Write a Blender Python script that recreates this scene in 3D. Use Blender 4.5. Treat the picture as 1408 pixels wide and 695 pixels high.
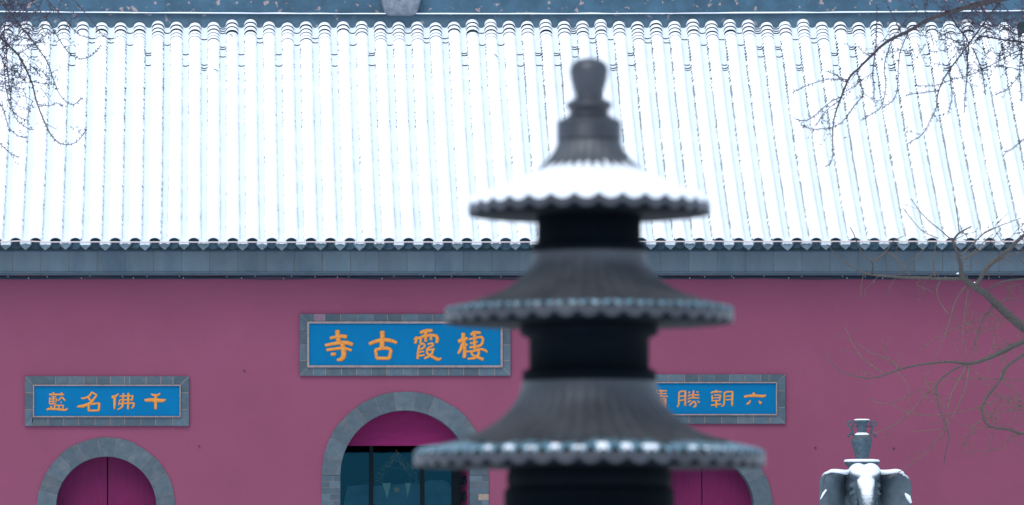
import bpy, bmesh, math, random
from mathutils import Vector, noise as mnoise
random.seed(7)
R = math.radians
scene = bpy.context.scene
col = scene.collection
for o in list(bpy.data.objects):
    bpy.data.objects.remove(o)

# ------------------------------------------------------------------ camera
F = 6500.0            # focal length in photograph pixels (1408 wide)
CX, CY = 300.0, 770.0  # principal point of the (cropped) photograph
EYE = 1.6
cam_d = bpy.data.cameras.new('camera')
cam = bpy.data.objects.new('camera', cam_d); col.objects.link(cam)
cam.location = (0, 0, EYE); cam.rotation_euler = (R(90), 0, 0)
cam_d.sensor_width = 36; cam_d.sensor_fit = 'HORIZONTAL'
cam_d.lens = F/1408*36
cam_d.shift_x = (704-CX)/1408; cam_d.shift_y = (CY-347.5)/1408
cam_d.clip_start = 0.5; cam_d.clip_end = 4000
cam_d.dof.use_dof = True; cam_d.dof.focus_distance = 81.0; cam_d.dof.aperture_fstop = 4.4
scene.camera = cam

# ------------------------------------------------------------------ sky and sun (overcast winter day)
w = bpy.data.worlds.new('World'); scene.world = w; w.use_nodes = True
nt = w.node_tree; bg = nt.nodes['Background']
sky = nt.nodes.new('ShaderNodeTexSky'); sky.sky_type = 'NISHITA'; sky.sun_disc = False
SUN_EL, SUN_ROT = 52, 205
sky.sun_elevation = R(SUN_EL); sky.sun_rotation = R(SUN_ROT)
sky.air_density = 1.0; sky.dust_density = 1.2; sky.ozone_density = 1.0
mixc = nt.nodes.new('ShaderNodeMixRGB'); mixc.inputs[0].default_value = .72   # an even cloud layer in front of the blue
mixc.inputs[2].default_value = (5.2, 6.5, 8.3, 1)
nt.links.new(sky.outputs[0], mixc.inputs[1]); nt.links.new(mixc.outputs[0], bg.inputs[0]); bg.inputs[1].default_value = 0.11
sun_d = bpy.data.lights.new('sun', 'SUN'); sun_d.energy = 1.5; sun_d.angle = R(35); sun_d.color = (1, .97, .93)
sun = bpy.data.objects.new('sun', sun_d); col.objects.link(sun)
az = R(SUN_ROT)   # clockwise from +Y
d = Vector((math.sin(az)*math.cos(R(SUN_EL)), math.cos(az)*math.cos(R(SUN_EL)), math.sin(R(SUN_EL))))
sun.rotation_euler = d.to_track_quat('Z', 'Y').to_euler(); sun.location = d*60
scene.view_settings.view_transform = 'Standard'; scene.view_settings.look = 'None'
scene.view_settings.gamma = 1; scene.view_settings.use_curve_mapping = False
scene.view_settings.exposure = 0.38

# ------------------------------------------------------------------ helpers
def P(px, py, Y):
    """world point that stands at distance Y and is seen at photograph pixel (px, py)"""
    return Vector(((px-CX)/F*Y, Y, EYE+(CY-py)/F*Y))

def lin(r, g, b):
    f = lambda c: (c/255/12.92) if c/255 <= .04045 else ((c/255+.055)/1.055)**2.4
    return (f(r), f(g), f(b))

def mat(name, c, rough=.8, metal=0.0, var=.0, scale=6.0, bump=0.0, bscale=60.0, rnd=0.0, c2=None, thr=(.55, .62), c2scale=8.0, spec=.3, coat=0.0, stretch=None):
    m = bpy.data.materials.new(name); m.use_nodes = True
    n = m.node_tree.nodes; l = m.node_tree.links; b = n['Principled BSDF']
    b.inputs['Roughness'].default_value = rough; b.inputs['Metallic'].default_value = metal
    b.inputs['Specular IOR Level'].default_value = spec
    if coat: b.inputs['Coat Weight'].default_value = coat; b.inputs['Coat Roughness'].default_value = .15
    tc = n.new('ShaderNodeTexCoord'); vec = tc.outputs['Object']
    geo = n.new('ShaderNodeNewGeometry'); vec = geo.outputs['Position']
    if stretch:
        mp = n.new('ShaderNodeMapping'); mp.inputs['Scale'].default_value = stretch
        l.new(vec, mp.inputs[0]); vec = mp.outputs[0]
    rgb = n.new('ShaderNodeRGB'); rgb.outputs[0].default_value = (*c, 1); cur = rgb.outputs[0]
    if c2:
        t = n.new('ShaderNodeTexNoise'); t.inputs['Scale'].default_value = c2scale; t.inputs['Detail'].default_value = 6
        l.new(vec, t.inputs['Vector'])
        mr = n.new('ShaderNodeMapRange'); mr.inputs[1].default_value = thr[0]; mr.inputs[2].default_value = thr[1]
        l.new(t.outputs[0], mr.inputs[0])
        mx = n.new('ShaderNodeMixRGB'); mx.inputs[2].default_value = (*c2, 1)
        l.new(mr.outputs[0], mx.inputs[0]); l.new(cur, mx.inputs[1]); cur = mx.outputs[0]
    if var or rnd:
        t = n.new('ShaderNodeTexNoise'); t.inputs['Scale'].default_value = scale; t.inputs['Detail'].default_value = 8; t.inputs['Roughness'].default_value = .65
        l.new(vec, t.inputs['Vector'])
        mr = n.new('ShaderNodeMapRange'); mr.inputs[1].default_value = .3; mr.inputs[2].default_value = .7
        mr.inputs[3].default_value = 1-var; mr.inputs[4].default_value = 1+var
        l.new(t.outputs[0], mr.inputs[0]); val = mr.outputs[0]
        if rnd:
            oi = n.new('ShaderNodeObjectInfo'); m2 = n.new('ShaderNodeMapRange')
            m2.inputs[3].default_value = 1-rnd; m2.inputs[4].default_value = 1+rnd
            l.new(oi.outputs['Random'], m2.inputs[0])
            mu = n.new('ShaderNodeMath'); mu.operation = 'MULTIPLY'; l.new(val, mu.inputs[0]); l.new(m2.outputs[0], mu.inputs[1]); val = mu.outputs[0]
        vm = n.new('ShaderNodeVectorMath'); vm.operation = 'SCALE'
        l.new(cur, vm.inputs[0]); l.new(val, vm.inputs['Scale']); cur = vm.outputs[0]
    l.new(cur, b.inputs['Base Color'])
    if bump:
        t = n.new('ShaderNodeTexNoise'); t.inputs['Scale'].default_value = bscale; t.inputs['Detail'].default_value = 5
        l.new(vec, t.inputs['Vector'])
        bp = n.new('ShaderNodeBump'); bp.inputs['Strength'].default_value = bump; bp.inputs['Distance'].default_value = .02
        l.new(t.outputs[0], bp.inputs['Height']); l.new(bp.outputs[0], b.inputs['Normal'])
    return m

M = {}
M['plaster'] = mat('red_plaster', (.222, .056, .106), .85, var=.05, scale=.9, bump=.15, bscale=40, c2=(.212, .053, .100), c2scale=.35, thr=(.4, .7))
M['plaster_in'] = mat('passage_plaster', (.30, .05, .15), .8, var=.1)
M['stone'] = mat('grey_stone', (.073, .100, .120), .8, var=.18, scale=9, bump=.3, bscale=50, rnd=.14, c2=(.11, .125, .135), c2scale=4, thr=(.5, .75))
M['stone2'] = mat('bluish_stone', (.068, .102, .128), .8, var=.15, scale=9, bump=.3, bscale=50, rnd=.22, c2=(.09, .105, .125), c2scale=5, thr=(.5, .75))
M['mauve_brick'] = mat('mauve_brick', (.20, .12, .17), .8, var=.15, scale=20)
M['tan_brick'] = mat('tan_brick', (.27, .21, .17), .8, var=.15, scale=20)
M['mortar'] = mat('mortar', (.24, .19, .17), .9, var=.1)
M['dark_mortar'] = mat('cornice_joint', (.20, .18, .17), .9, var=.1)
M['cornice'] = mat('cornice_brick', (.136, .186, .218), .8, var=.12, scale=3.2, bump=.15, rnd=.10, c2=(.095, .145, .185), c2scale=1.9, thr=(.52, .74), stretch=(1, 1, .3))
M['recess'] = mat('eave_board', (.05, .10, .16), .8, var=.25, scale=5, c2=(.16, .13, .14), c2scale=7, thr=(.6, .72))
M['tile'] = mat('dark_roof_tile', (.008, .024, .028), .7, var=.3, scale=14, rnd=.25)
M['tile_end'] = mat('tile_end_grey', (.030, .066, .095), .75, var=.3, scale=25, rnd=.3, bump=.5)
M['drip'] = mat('drip_tile_grey', (.125, .175, .215), .75, var=.25, scale=25, rnd=.25, bump=.5)
M['ridge'] = mat('ridge_blue_grey', (.045, .105, .158), .6, var=.3, scale=2.5, c2=(.33, .25, .25), c2scale=9, thr=(.625, .665), bump=.2)
M['ridge2'] = mat('ridge_blue_grey_lower', (.068, .128, .175), .6, var=.25, scale=2.5, c2=(.28, .25, .27), c2scale=6.0, thr=(.63, .68), bump=.2)
M['ornament'] = mat('ornament_stone', (.20, .23, .27), .8, var=.35, scale=9, bump=.4)
M['blue'] = mat('blue_paint', (.0, .132, .295), .75, var=.06, scale=3, spec=.1, c2=(.01, .30, .42), c2scale=14, thr=(.73, .76))
M['gold'] = mat('orange_gold', (.64, .245, .05), .6, var=.22, scale=30, bump=.3, bscale=90, spec=.15)
M['trim'] = mat('pale_trim', (.25, .195, .19), .8, var=.25, scale=14)
M['door'] = mat('magenta_door', (.135, .0125, .066), .6, var=.15, scale=5, stretch=(6, 1, .5), spec=.12)
M['lunette'] = mat('magenta_board', (.19, .013, .085), .6, var=.12, scale=3, stretch=(1, 1, 6), spec=.12)
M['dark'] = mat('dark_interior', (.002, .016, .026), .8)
M['frame'] = mat('dark_frame', (.003, .020, .032), .5)
M['aureole'] = mat('dull_aureole', (.075, .060, .065), .8, var=.4, scale=20)
M['iron'] = mat('black_iron', (.006, .02, .03), .5)
M['cloth'] = mat('pale_cloth', (.17, .24, .28), .9, var=.3, scale=3)  # grey of the roof reflections built behind the glass; halo ring shares it
M['gilt'] = mat('dull_gilt', (.75, .38, .18), .6, var=.4, scale=30)
M['cream'] = mat('cream_cloth', (.7, .72, .5), .9)
M['wire'] = mat('pale_wire', (.62, .52, .50), .6)
M['cable'] = mat('black_cable', (.012, .04, .065), .6)
M['clip'] = mat('white_clip', (.35, .38, .4), .6)
M['bark'] = mat('grey_bark', (.085, .076, .070), .9, var=.35, scale=30, bump=.4)
M['bark_dark'] = mat('dark_bark', (.062, .052, .055), .9, var=.35, scale=30, bump=.4)
M['twig'] = mat('brown_twig', (.135, .098, .080), .85, var=.3, scale=12)
M['twig_dark'] = mat('dark_twig', (.075, .058, .085), .85, var=.3, scale=12)
M['needle'] = mat('fallen_twig_green', (.02, .07, .06), .9)
M['metal'] = mat('weathered_bronze', (.052, .057, .068), .40, metal=.35, var=.3, scale=6, spec=.5, bump=.12, bscale=20)
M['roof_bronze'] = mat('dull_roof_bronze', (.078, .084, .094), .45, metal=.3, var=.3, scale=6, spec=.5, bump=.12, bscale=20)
M['soot'] = mat('sooty_bronze', (.002, .005, .009), .8, var=.3, scale=6, spec=.1)  # soot of the bodies; also paints shade on the roof undersides
M['granite'] = mat('pedestal_granite', (.060, .095, .120), .8, var=.35, scale=20)

def snow_mat(name, c, sss=0.0):
    m = mat(name, c, .75, var=.03, scale=3, bump=.25, bscale=12, spec=.2)
    return m
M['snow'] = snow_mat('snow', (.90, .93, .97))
M['snow_valley'] = snow_mat('snow_valley', (.69, .765, .82))  # channel snow darker and bluer: shade between the ribs painted in

# stone of the statue: snow has settled on everything that faces up, and on the brow
m = bpy.data.materials.new('snowy_statue_stone'); m.use_nodes = True
n = m.node_tree.nodes; l = m.node_tree.links; b = n['Principled BSDF']; b.inputs['Roughness'].default_value = .7
geo = n.new('ShaderNodeNewGeometry'); sx = n.new('ShaderNodeSeparateXYZ'); l.new(geo.outputs['Normal'], sx.inputs[0])
att = n.new('ShaderNodeAttribute'); att.attribute_name = 'brow'
ns = n.new('ShaderNodeTexNoise'); ns.inputs['Scale'].default_value = 34; ns.inputs['Detail'].default_value = 8; ns.inputs['Roughness'].default_value = .7; l.new(geo.outputs['Position'], ns.inputs['Vector'])
a1 = n.new('ShaderNodeMath'); a1.operation = 'MULTIPLY_ADD'; a1.inputs[1].default_value = .9; l.new(ns.outputs[0], a1.inputs[0]); l.new(sx.outputs[2], a1.inputs[2])
a2 = n.new('ShaderNodeMath'); a2.operation = 'ADD'; l.new(a1.outputs[0], a2.inputs[0]); l.new(att.outputs['Fac'], a2.inputs[1])
mr = n.new('ShaderNodeMapRange'); mr.inputs[1].default_value = .86; mr.inputs[2].default_value = 1.36; l.new(a2.outputs[0], mr.inputs[0])
ns2 = n.new('ShaderNodeTexNoise'); ns2.inputs['Scale'].default_value = 9; ns2.inputs['Detail'].default_value = 6; l.new(geo.outputs['Position'], ns2.inputs['Vector'])
cr = n.new('ShaderNodeMixRGB'); cr.inputs[1].default_value = (.030, .060, .080, 1); cr.inputs[2].default_value = (.11, .145, .17, 1); l.new(ns2.outputs[0], cr.inputs[0])
mx = n.new('ShaderNodeMixRGB'); mx.inputs[2].default_value = (.88, .92, .96, 1); l.new(mr.outputs[0], mx.inputs[0]); l.new(cr.outputs[0], mx.inputs[1]); l.new(mx.outputs[0], b.inputs['Base Color'])
bp = n.new('ShaderNodeBump'); bp.inputs['Strength'].default_value = .5; bp.inputs['Distance'].default_value = .02; l.new(ns.outputs[0], bp.inputs['Height']); l.new(bp.outputs[0], b.inputs['Normal'])
M['statue'] = m
# glass
m = bpy.data.materials.new('dark_glass'); m.use_nodes = True; b = m.node_tree.nodes['Principled BSDF']
b.inputs['Base Color'].default_value = (.55, .82, .92, 1); b.inputs['Roughness'].default_value = .04; b.inputs['Transmission Weight'].default_value = 1.0; b.inputs['IOR'].default_value = 1.45; b.inputs['Specular IOR Level'].default_value = .15; b.inputs['Specular Tint'].default_value = (.10, .62, .95, 1)
M['glass'] = m

def link(name, me, m, parent=None, smooth=False):
    ms = m if isinstance(m, (list, tuple)) else [m]
    if not me.materials:
        for k in ms: me.materials.append(M[k])
    if smooth:
        for p in me.polygons: p.use_smooth = True
    o = bpy.data.objects.new(name, me); col.objects.link(o)
    if parent: o.parent = parent
    return o
def tag(o, label=None, cat=None, group=None, kind=None):
    if label: o['label'] = label
    if cat: o['category'] = cat
    if group: o['group'] = group
    if kind: o['kind'] = kind
    return o
def empty(name, label, cat, group=None, loc=(0, 0, 0)):
    o = bpy.data.objects.new(name, None); col.objects.link(o); o.location = loc; o.empty_display_size = .2
    return tag(o, label, cat, group)
def pyd(name, v, f, m, parent=None, smooth=False, mi=None):
    me = bpy.data.meshes.new(name); me.from_pydata([tuple(p) for p in v], [], f); me.update()
    o = link(name, me, m, parent, smooth)
    if mi:
        for i, k in enumerate(mi): me.polygons[i].material_index = k
    return o
def fixn(o):
    bm = bmesh.new(); bm.from_mesh(o.data); bmesh.ops.recalc_face_normals(bm, faces=bm.faces); bm.to_mesh(o.data); bm.free(); return o
def box(name, x0, x1, y0, y1, z0, z1, m, parent=None, bevel=0.0):
    v = [(x, y, z) for x in (x0, x1) for y in (y0, y1) for z in (z0, z1)]
    f = [(0, 1, 3, 2), (4, 6, 7, 5), (0, 4, 5, 1), (2, 3, 7, 6), (0, 2, 6, 4), (1, 5, 7, 3)]
    o = pyd(name, v, f, m, parent)
    if bevel:
        bm = bmesh.new(); bm.from_mesh(o.data)
        bmesh.ops.bevel(bm, geom=bm.edges[:], offset=bevel, segments=1, affect='EDGES', profile=.5)
        bm.to_mesh(o.data); bm.free()
    return o
def pbox(name, px0, px1, py0, py1, Y, depth, m, parent=None, bevel=0.0):
    """box whose front face covers the pixel rectangle at distance Y"""
    a = P(px0, py1, Y); b_ = P(px1, py0, Y)
    return box(name, a.x, b_.x, Y, Y+depth, a.z, b_.z, m, parent, bevel)
def prism(name, pts, Y, depth, m, parent=None, bevel=0.0):
    """outline of pixel points (front face at distance Y) pushed back by depth"""
    a = [P(x, y, Y) for x, y in pts]; k = len(a)
    v = a+[Vector((p.x, p.y+depth, p.z)) for p in a]
    f = [tuple(range(k)), tuple(range(2*k-1, k-1, -1))]+[(i, k+i, k+(i+1) % k, (i+1) % k) for i in range(k)]
    o = pyd(name, v, f, m, parent); fixn(o)
    if bevel:
        bm = bmesh.new(); bm.from_mesh(o.data)
        bmesh.ops.bevel(bm, geom=bm.edges[:], offset=bevel, segments=1, affect='EDGES')
        bm.to_mesh(o.data); bm.free()
    return o
def tube_geo(pts, rad, n=8, flat=1.0, V=None, Fc=None):
    """swept tube; returns verts/faces. flat squashes it along Y"""
    V = [] if V is None else V; Fc = [] if Fc is None else Fc
    base = len(V); L = len(pts)
    prev = None
    for i, p in enumerate(pts):
        t = (pts[min(i+1, L-1)]-pts[max(i-1, 0)])
        if t.length < 1e-9: t = Vector((1, 0, 0))
        t.normalize()
        s = t.cross(Vector((0, 1, 0)))
        if s.length < .05: s = Vector((1, 0, 0))
        s.normalize(); u = s.cross(t).normalized()
        for k in range(n):
            a = 2*math.pi*k/n
            V.append(p+s*math.cos(a)*rad[i]+u*math.sin(a)*rad[i]*flat)
    for i in range(L-1):
        for k in range(n):
            a = base+i*n+k; b2 = base+i*n+(k+1) % n
            Fc.append((a, b2, b2+n, a+n))
    Fc.append(tuple(base+k for k in range(n-1, -1, -1))); Fc.append(tuple(base+(L-1)*n+k for k in range(n)))
    return V, Fc
def tube(name, pts, rad, m, parent=None, n=8, flat=1.0):
    if not isinstance(rad, (list, tuple)): rad = [rad]*len(pts)
    V, Fc = tube_geo([Vector(p) for p in pts], rad, n, flat)
    return fixn(pyd(name, V, Fc, m, parent, True))
def smooth_path(pts, sub=4):
    """Catmull-Rom through tuples of any length"""
    out = []
    L = len(pts)
    for i in range(L-1):
        p0 = pts[max(i-1, 0)]; p1 = pts[i]; p2 = pts[i+1]; p3 = pts[min(i+2, L-1)]
        for s in range(sub):
            t = s/sub
            out.append(tuple(.5*((2*b_)+(-a+c)*t+(2*a-5*b_+4*c-d_)*t*t+(-a+3*b_-3*c+d_)*t**3) for a, b_, c, d_ in zip(p0, p1, p2, p3)))
    out.append(tuple(pts[-1])); return out

# ------------------------------------------------------------------ ground
gv = []; gf = []
# the snowy ground, one sheet out to the horizon, with a finer gently uneven middle
def sheet(name, xs, ys, zf, m):
    v = [(x, y, zf(x, y)) for y in ys for x in xs]; nx = len(xs)
    f = [(j*nx+i, j*nx+i+1, (j+1)*nx+i+1, (j+1)*nx+i) for j in range(len(ys)-1) for i in range(nx-1)]
    return pyd(name, v, f, m, None, True)
xs = [-3000, -600, -120]+[-40+2*i for i in range(51)]+[160, 600, 3000]
ys = [-3000, -600, -100]+[-20+2*i for i in range(51)]+[120, 600, 3000]
g = sheet('ground', xs, ys, lambda x, y: .05*mnoise.noise(Vector((x*.15, y*.15, 0)))-.05 if abs(x) < 100 and -60 < y < 78 else -.05, 'snow'); tag(g, kind='structure')

# ------------------------------------------------------------------ the gate hall
YW = 81.25     # front face of the wall
YE = 80.55     # eave line
YR = 85.0      # ridge face
XL, XR = -5.4, 15.8
hall = empty('temple_gate_hall', 'long magenta plastered temple gate hall with snow covered tiled roof and three arched doorways', 'building', loc=(5, YW, 0))
class Par:  # parent while keeping world coordinates: the hall's empty carries an offset, so bake it
    pass
def fit(o, root):
    o.parent = root; o.matrix_parent_inverse.identity(); o.location = o.location-root.location; return o
HALL = []
def H(o):
    HALL.append(o); return o

ZTOP = P(0, 376, YW).z
ARCH = [dict(cx=146, cy=697, ri=69, ro=95, joints=[-2, 11, 29, 47, 65, 81, 97, 115, 132.6, 150, 166, 182]),
        dict(cx=557, cy=653.5, ri=89, ro=115, joints=[0, 14, 28, 42, 56, 69, 83, 97.5, 111.6, 126, 139.7, 153, 167, 180]),
        dict(cx=967, cy=697, ri=69.5, ro=95, joints=[-2, 14, 29, 46, 63, 80, 96, 113, 130, 148, 165, 182])]
S = YW/F
def wall_mesh():
    v = []; f = []
    cuts = {XL, XR}
    for a in ARCH:
        c = P(a['cx'], a['cy'], YW); r = (a['ri']+14)*S; a['c'] = c; a['rh'] = r
        for k in range(0, 41): cuts.add(c.x+r*math.cos(math.pi*k/40))
        a['x0'] = c.x-r; a['x1'] = c.x+r
    x = XL
    cuts |= {XL+.5*i for i in range(1, int((XR-XL)/.5))}
    cuts = sorted(cuts)
    cuts = [c for i, c in enumerate(cuts) if i == 0 or c-cuts[i-1] > 1e-4]
    def zb(x):
        for a in ARCH:
            if a['x0']+1e-5 < x < a['x1']-1e-5:
                return a['c'].z+math.sqrt(max(0, a['rh']**2-(x-a['c'].x)**2))
        return None
    for x0, x1 in zip(cuts, cuts[1:]):
        mid = (x0+x1)/2; inside = zb(mid) is not None
        if inside:
            a = min(ARCH, key=lambda q: abs(q['c'].x-mid))
            z = lambda x: a['c'].z+math.sqrt(max(0, a['rh']**2-(x-a['c'].x)**2))
            z0, z1 = z(x0), z(x1)
        else: z0 = z1 = -.1
        b0 = len(v); v += [(x0, YW, z0), (x1, YW, z1), (x1, YW, ZTOP+.02), (x0, YW, ZTOP+.02)]; f.append((b0, b0+1, b0+2, b0+3))
    me = bpy.data.meshes.new('wall'); me.from_pydata(v, [], f)
    bm = bmesh.new(); bm.from_mesh(me); bmesh.ops.remove_doubles(bm, verts=bm.verts[:], dist=1e-4)
    r = bmesh.ops.extrude_face_region(bm, geom=bm.faces[:]); vs = [e for e in r['geom'] if isinstance(e, bmesh.types.BMVert)]
    bmesh.ops.translate(bm, vec=(0, .5, 0), verts=vs); bmesh.ops.recalc_face_normals(bm, faces=bm.faces[:]); bm.to_mesh(me); bm.free()
    return me
H(link('wall', wall_mesh(), 'plaster'))
H(tag(box('rear_wall', XL, XR, 89.0, 89.4, -.1, 7.2, 'plaster')))
H(box('gable_wall', XL, XL+.4, YW+.51, 88.99, -.1, 7.2, 'plaster')); H(box('gable_wall', XR-.4, XR, YW+.51, 88.99, -.1, 7.2, 'plaster'))
# small dark nails and holes left in the plaster
for px, py in ((1121, 616), (1229, 617), (336, 510), (274, 614)):
    p = P(px, py, YW); v, f = tube_geo([p+Vector((0, -.02, 0)), p+Vector((0, .004, 0))], [.014, .012], 8)
    H(fixn(pyd('wall_nail', v, f, 'iron')))

# arches: voussoirs, jamb bricks
def arc_pt(c, r, deg, Y): return Vector((c.x+r*math.cos(R(deg)), Y, c.z+r*math.sin(R(deg))))
for ai, a in enumerate(ARCH):
    c = a['c']; ri, ro = a['ri']*S, a['ro']*S
    js = a['joints']
    for j0, j1 in zip(js, js[1:]):
        g_ = .0035; g0 = j0+math.degrees(g_/ro); g1 = j1-math.degrees(g_/ro)
        v = []; seg = 5; proud = random.uniform(.018, .022)
        for Y in (YW-proud, YW+.40):
            for r_, out in ((ri, 0), (ro+random.uniform(-.006, .01), 1)):
                for k in range(seg+1): v.append(arc_pt(c, r_, g0+(g1-g0)*k/seg, Y))
        s1 = seg+1; f = []
        for k in range(seg):
            f += [(k, k+1, s1+k+1, s1+k), (2*s1+k, 3*s1+k, 3*s1+k+1, 2*s1+k+1), (k, 2*s1+k, 2*s1+k+1, k+1), (s1+k, s1+k+1, 3*s1+k+1, 3*s1+k)]
        f += [(0, s1, 3*s1, 2*s1), (seg, 2*s1+seg, 3*s1+seg, s1+seg)]
        H(fixn(pyd('voussoir', v, f, 'stone')))
    # mortar bed just behind the stones
    v = []; f = []; K = 40
    for Y in (YW-.0165, YW+.38):
        for r_ in (ri+.008, ro-.008):
            for k in range(K+1): v.append(arc_pt(c, r_, js[0]+(js[-1]-js[0])*k/K, Y))
    s1 = K+1
    for k in range(K): f += [(k, k+1, s1+k+1, s1+k), (k, 2*s1+k, 2*s1+k+1, k+1), (s1+k, s1+k+1, 3*s1+k+1, 3*s1+k)]
    H(fixn(pyd('arch_mortar', v, f, 'mortar')))
    # jambs down to the ground
    zt = c.z-.004 if ai == 1 else c.z-.1
    rows = int((zt+.05)/.105)
    hrow = (zt+.05)/rows if ai == 1 else (zt+.05)/rows
    for side in (-1, 1):
        xi = c.x+side*ri; xo = c.x+side*ro
        x0, x1 = min(xi, xo), max(xi, xo)
        H(box('jamb_mortar', x0+.008, x1-.008, YW-.0165, YW+.38, -.05, zt-.004, 'mortar'))
        for r_ in range(rows):
            z1 = zt-r_*hrow-.003; z0 = zt-(r_+1)*hrow+.003
            if z1 > 1.9:
                cut = x0+(x1-x0)*(.45 if r_ % 2 else .62)
                if r_ % 3 == 2: cut = None
                spans = [(x0, x1)] if cut is None else [(x0, cut-.003), (cut+.003, x1)]
            else: spans = [(x0, x1)]
            for q, (u0, u1) in enumerate(spans):
                mm = 'stone2'
                if ai == 1 and side == 1 and r_ == 3 and q == 1: mm = 'tan_brick'
                H(box('jamb_brick', u0, u1, YW-random.uniform(.019, .023), YW+.40, z0, z1, mm, bevel=.002))
# side doors
for ai in (0, 2):
    a = ARCH[ai]; c = a['c']; r_ = a['ri']*S+.05
    seam = P(148.3 if ai == 0 else 965.3, 690, YW+.33).x
    for side in (-1, 1):
        pts = []; K = 22
        a0, a1 = (90, 182) if side < 0 else (-2, 90)
        xs_ = []
        for k in range(K+1):
            t = a0+(a1-a0)*k/K; p = arc_pt(c, r_, t, YW+.33); xs_.append(p)
        if side < 0: poly = [Vector((seam-.006, p.y, p.z)) if p.x > seam-.006 else p for p in xs_]+[Vector((c.x-r_, YW+.33, 0)), Vector((seam-.006, YW+.33, 0))]
        else: poly = [Vector((seam+.006, p.y, p.z)) if p.x < seam+.006 else p for p in xs_]+[Vector((seam+.006, YW+.33, 0)), Vector((c.x+r_, YW+.33, 0))]
        k = len(poly); v = poly+[p+Vector((0, .06, 0)) for p in poly]
        f = [tuple(range(k)), tuple(range(2*k-1, k-1, -1))]+[(i, k+i, k+(i+1) % k, (i+1) % k) for i in range(k)]
        H(fixn(pyd('door_leaf', v, f, 'door')))
    H(box('door_backing', c.x-r_-.05, c.x+r_+.05, YW+.45, YW+.5, 0, c.z+r_+.05, 'frame'))
# middle doorway: painted lunette board over a deep passage
a = ARCH[1]; c = a['c']; r_ = a['ri']*S+.04
YL = YW+.36; zb = P(0, 613.2, YL).z
pts = [arc_pt(c, r_, t, YL) for t in range(0, 181, 4)]; pts = [p for p in pts if p.z > zb]
poly = [Vector((c.x+math.sqrt(r_**2-(zb-c.z)**2), YL, zb))]+pts+[Vector((c.x-math.sqrt(r_**2-(zb-c.z)**2), YL, zb))]
k = len(poly); v = poly+[p+Vector((0, .05, 0)) for p in poly]
f = [tuple(range(k)), tuple(range(2*k-1, k-1, -1))]+[(i, k+i, k+(i+1) % k, (i+1) % k) for i in range(k)]
H(fixn(pyd('lunette_board', v, f, 'lunette')))
ri = a['ri']*S
x0, x1 = c.x-ri, c.x+ri
H(box('passage_wall', x1+.001, x1+.25, YW+.42, 84.2, 0, 5.0, 'plaster_in'))
H(box('passage_wall', x0-.25, x0-.001, YW+.42, 84.2, 0, 5.0, 'plaster_in'))
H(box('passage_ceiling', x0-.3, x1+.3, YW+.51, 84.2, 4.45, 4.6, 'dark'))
# black scrolled ironwork fixed to the passage wall
for zc in (P(0, 640, 82.5).z, P(0, 662, 82.5).z, P(0, 684, 82.5).z, P(0, 706, 82.5).z):
    for s in (-1, 1):
        pts = []
        for k in range(22):
            t = k/21; ang = t*2.1*math.pi; rr = .20*(1-t*.6)
            pts.append(Vector((x1-.03, 82.75+s*.32+s*rr*math.cos(ang), zc+rr*math.sin(ang)*.55)))
        H(tube('iron_scroll', pts, .013, 'iron', n=6))
    H(tube('iron_bar', [Vector((x1-.03, 81.9, zc-.02)), Vector((x1-.03, 84.0, zc-.02))], .012, 'iron', n=6))
# glazed screen at the back of the passage
YG = 84.22
screen_parts = []
for px0, px1 in ((455, 459), (508, 513), (577.5, 583), (621, 650)):
    H(pbox('mullion', px0, px1, 612, 905, YG, .08, 'frame'))
H(pbox('transom', 440, 660, 604, 611.6, YG, .08, 'frame'))
for px0, px1 in ((459.3, 507.7), (513.3, 577.2), (583.3, 620.7)):
    H(pbox('glass_pane', px0, px1, 612, 900, YG+.03, .012, 'glass'))
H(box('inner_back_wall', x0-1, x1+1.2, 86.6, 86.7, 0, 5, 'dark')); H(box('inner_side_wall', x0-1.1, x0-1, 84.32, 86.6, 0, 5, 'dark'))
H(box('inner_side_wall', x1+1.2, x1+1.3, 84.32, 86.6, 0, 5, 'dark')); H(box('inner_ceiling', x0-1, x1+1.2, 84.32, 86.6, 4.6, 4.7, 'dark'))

# cornice under the eaves
YC = 81.0
edges = [17.3-38.75*k for k in range(8, 0, -1)]+[17.3+38.75*k for k in range(41)]
for e0, e1 in zip(edges, edges[1:]):
    H(pbox('cornice_panel', e0+.35, e1-.35, 346, 373.6, YC-random.uniform(0, .004), .2, 'cornice', bevel=.003))
pe0, pe1 = edges[0], edges[-1]
XL2, XR2 = P(pe0, 0, YC).x, P(pe1, 0, YC).x
def band(name, y0, y1, Y, d_, m): return H(box(name, XL2, XR2, Y, Y+d_, P(0, y1, Y).z, P(0, y0, Y).z, m))
band('cornice_joint_bed', 347, 373.4, YC+.0045, .2, 'dark_mortar')
band('cornice_moulding', 373.8, 375.0, YC-.012, .22, 'cornice')
band('cornice_moulding', 375.3, 378.2, YC+.03, .3, 'stone2')
band('cornice_moulding', 343.6, 345.8, YC-.03, .2, 'recess')
band('eave_board', 338.5, 343.2, YC-.10, .3, 'recess')
band('eave_board', 331, 338.2, YC-.16, .3, 'tile')

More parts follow.
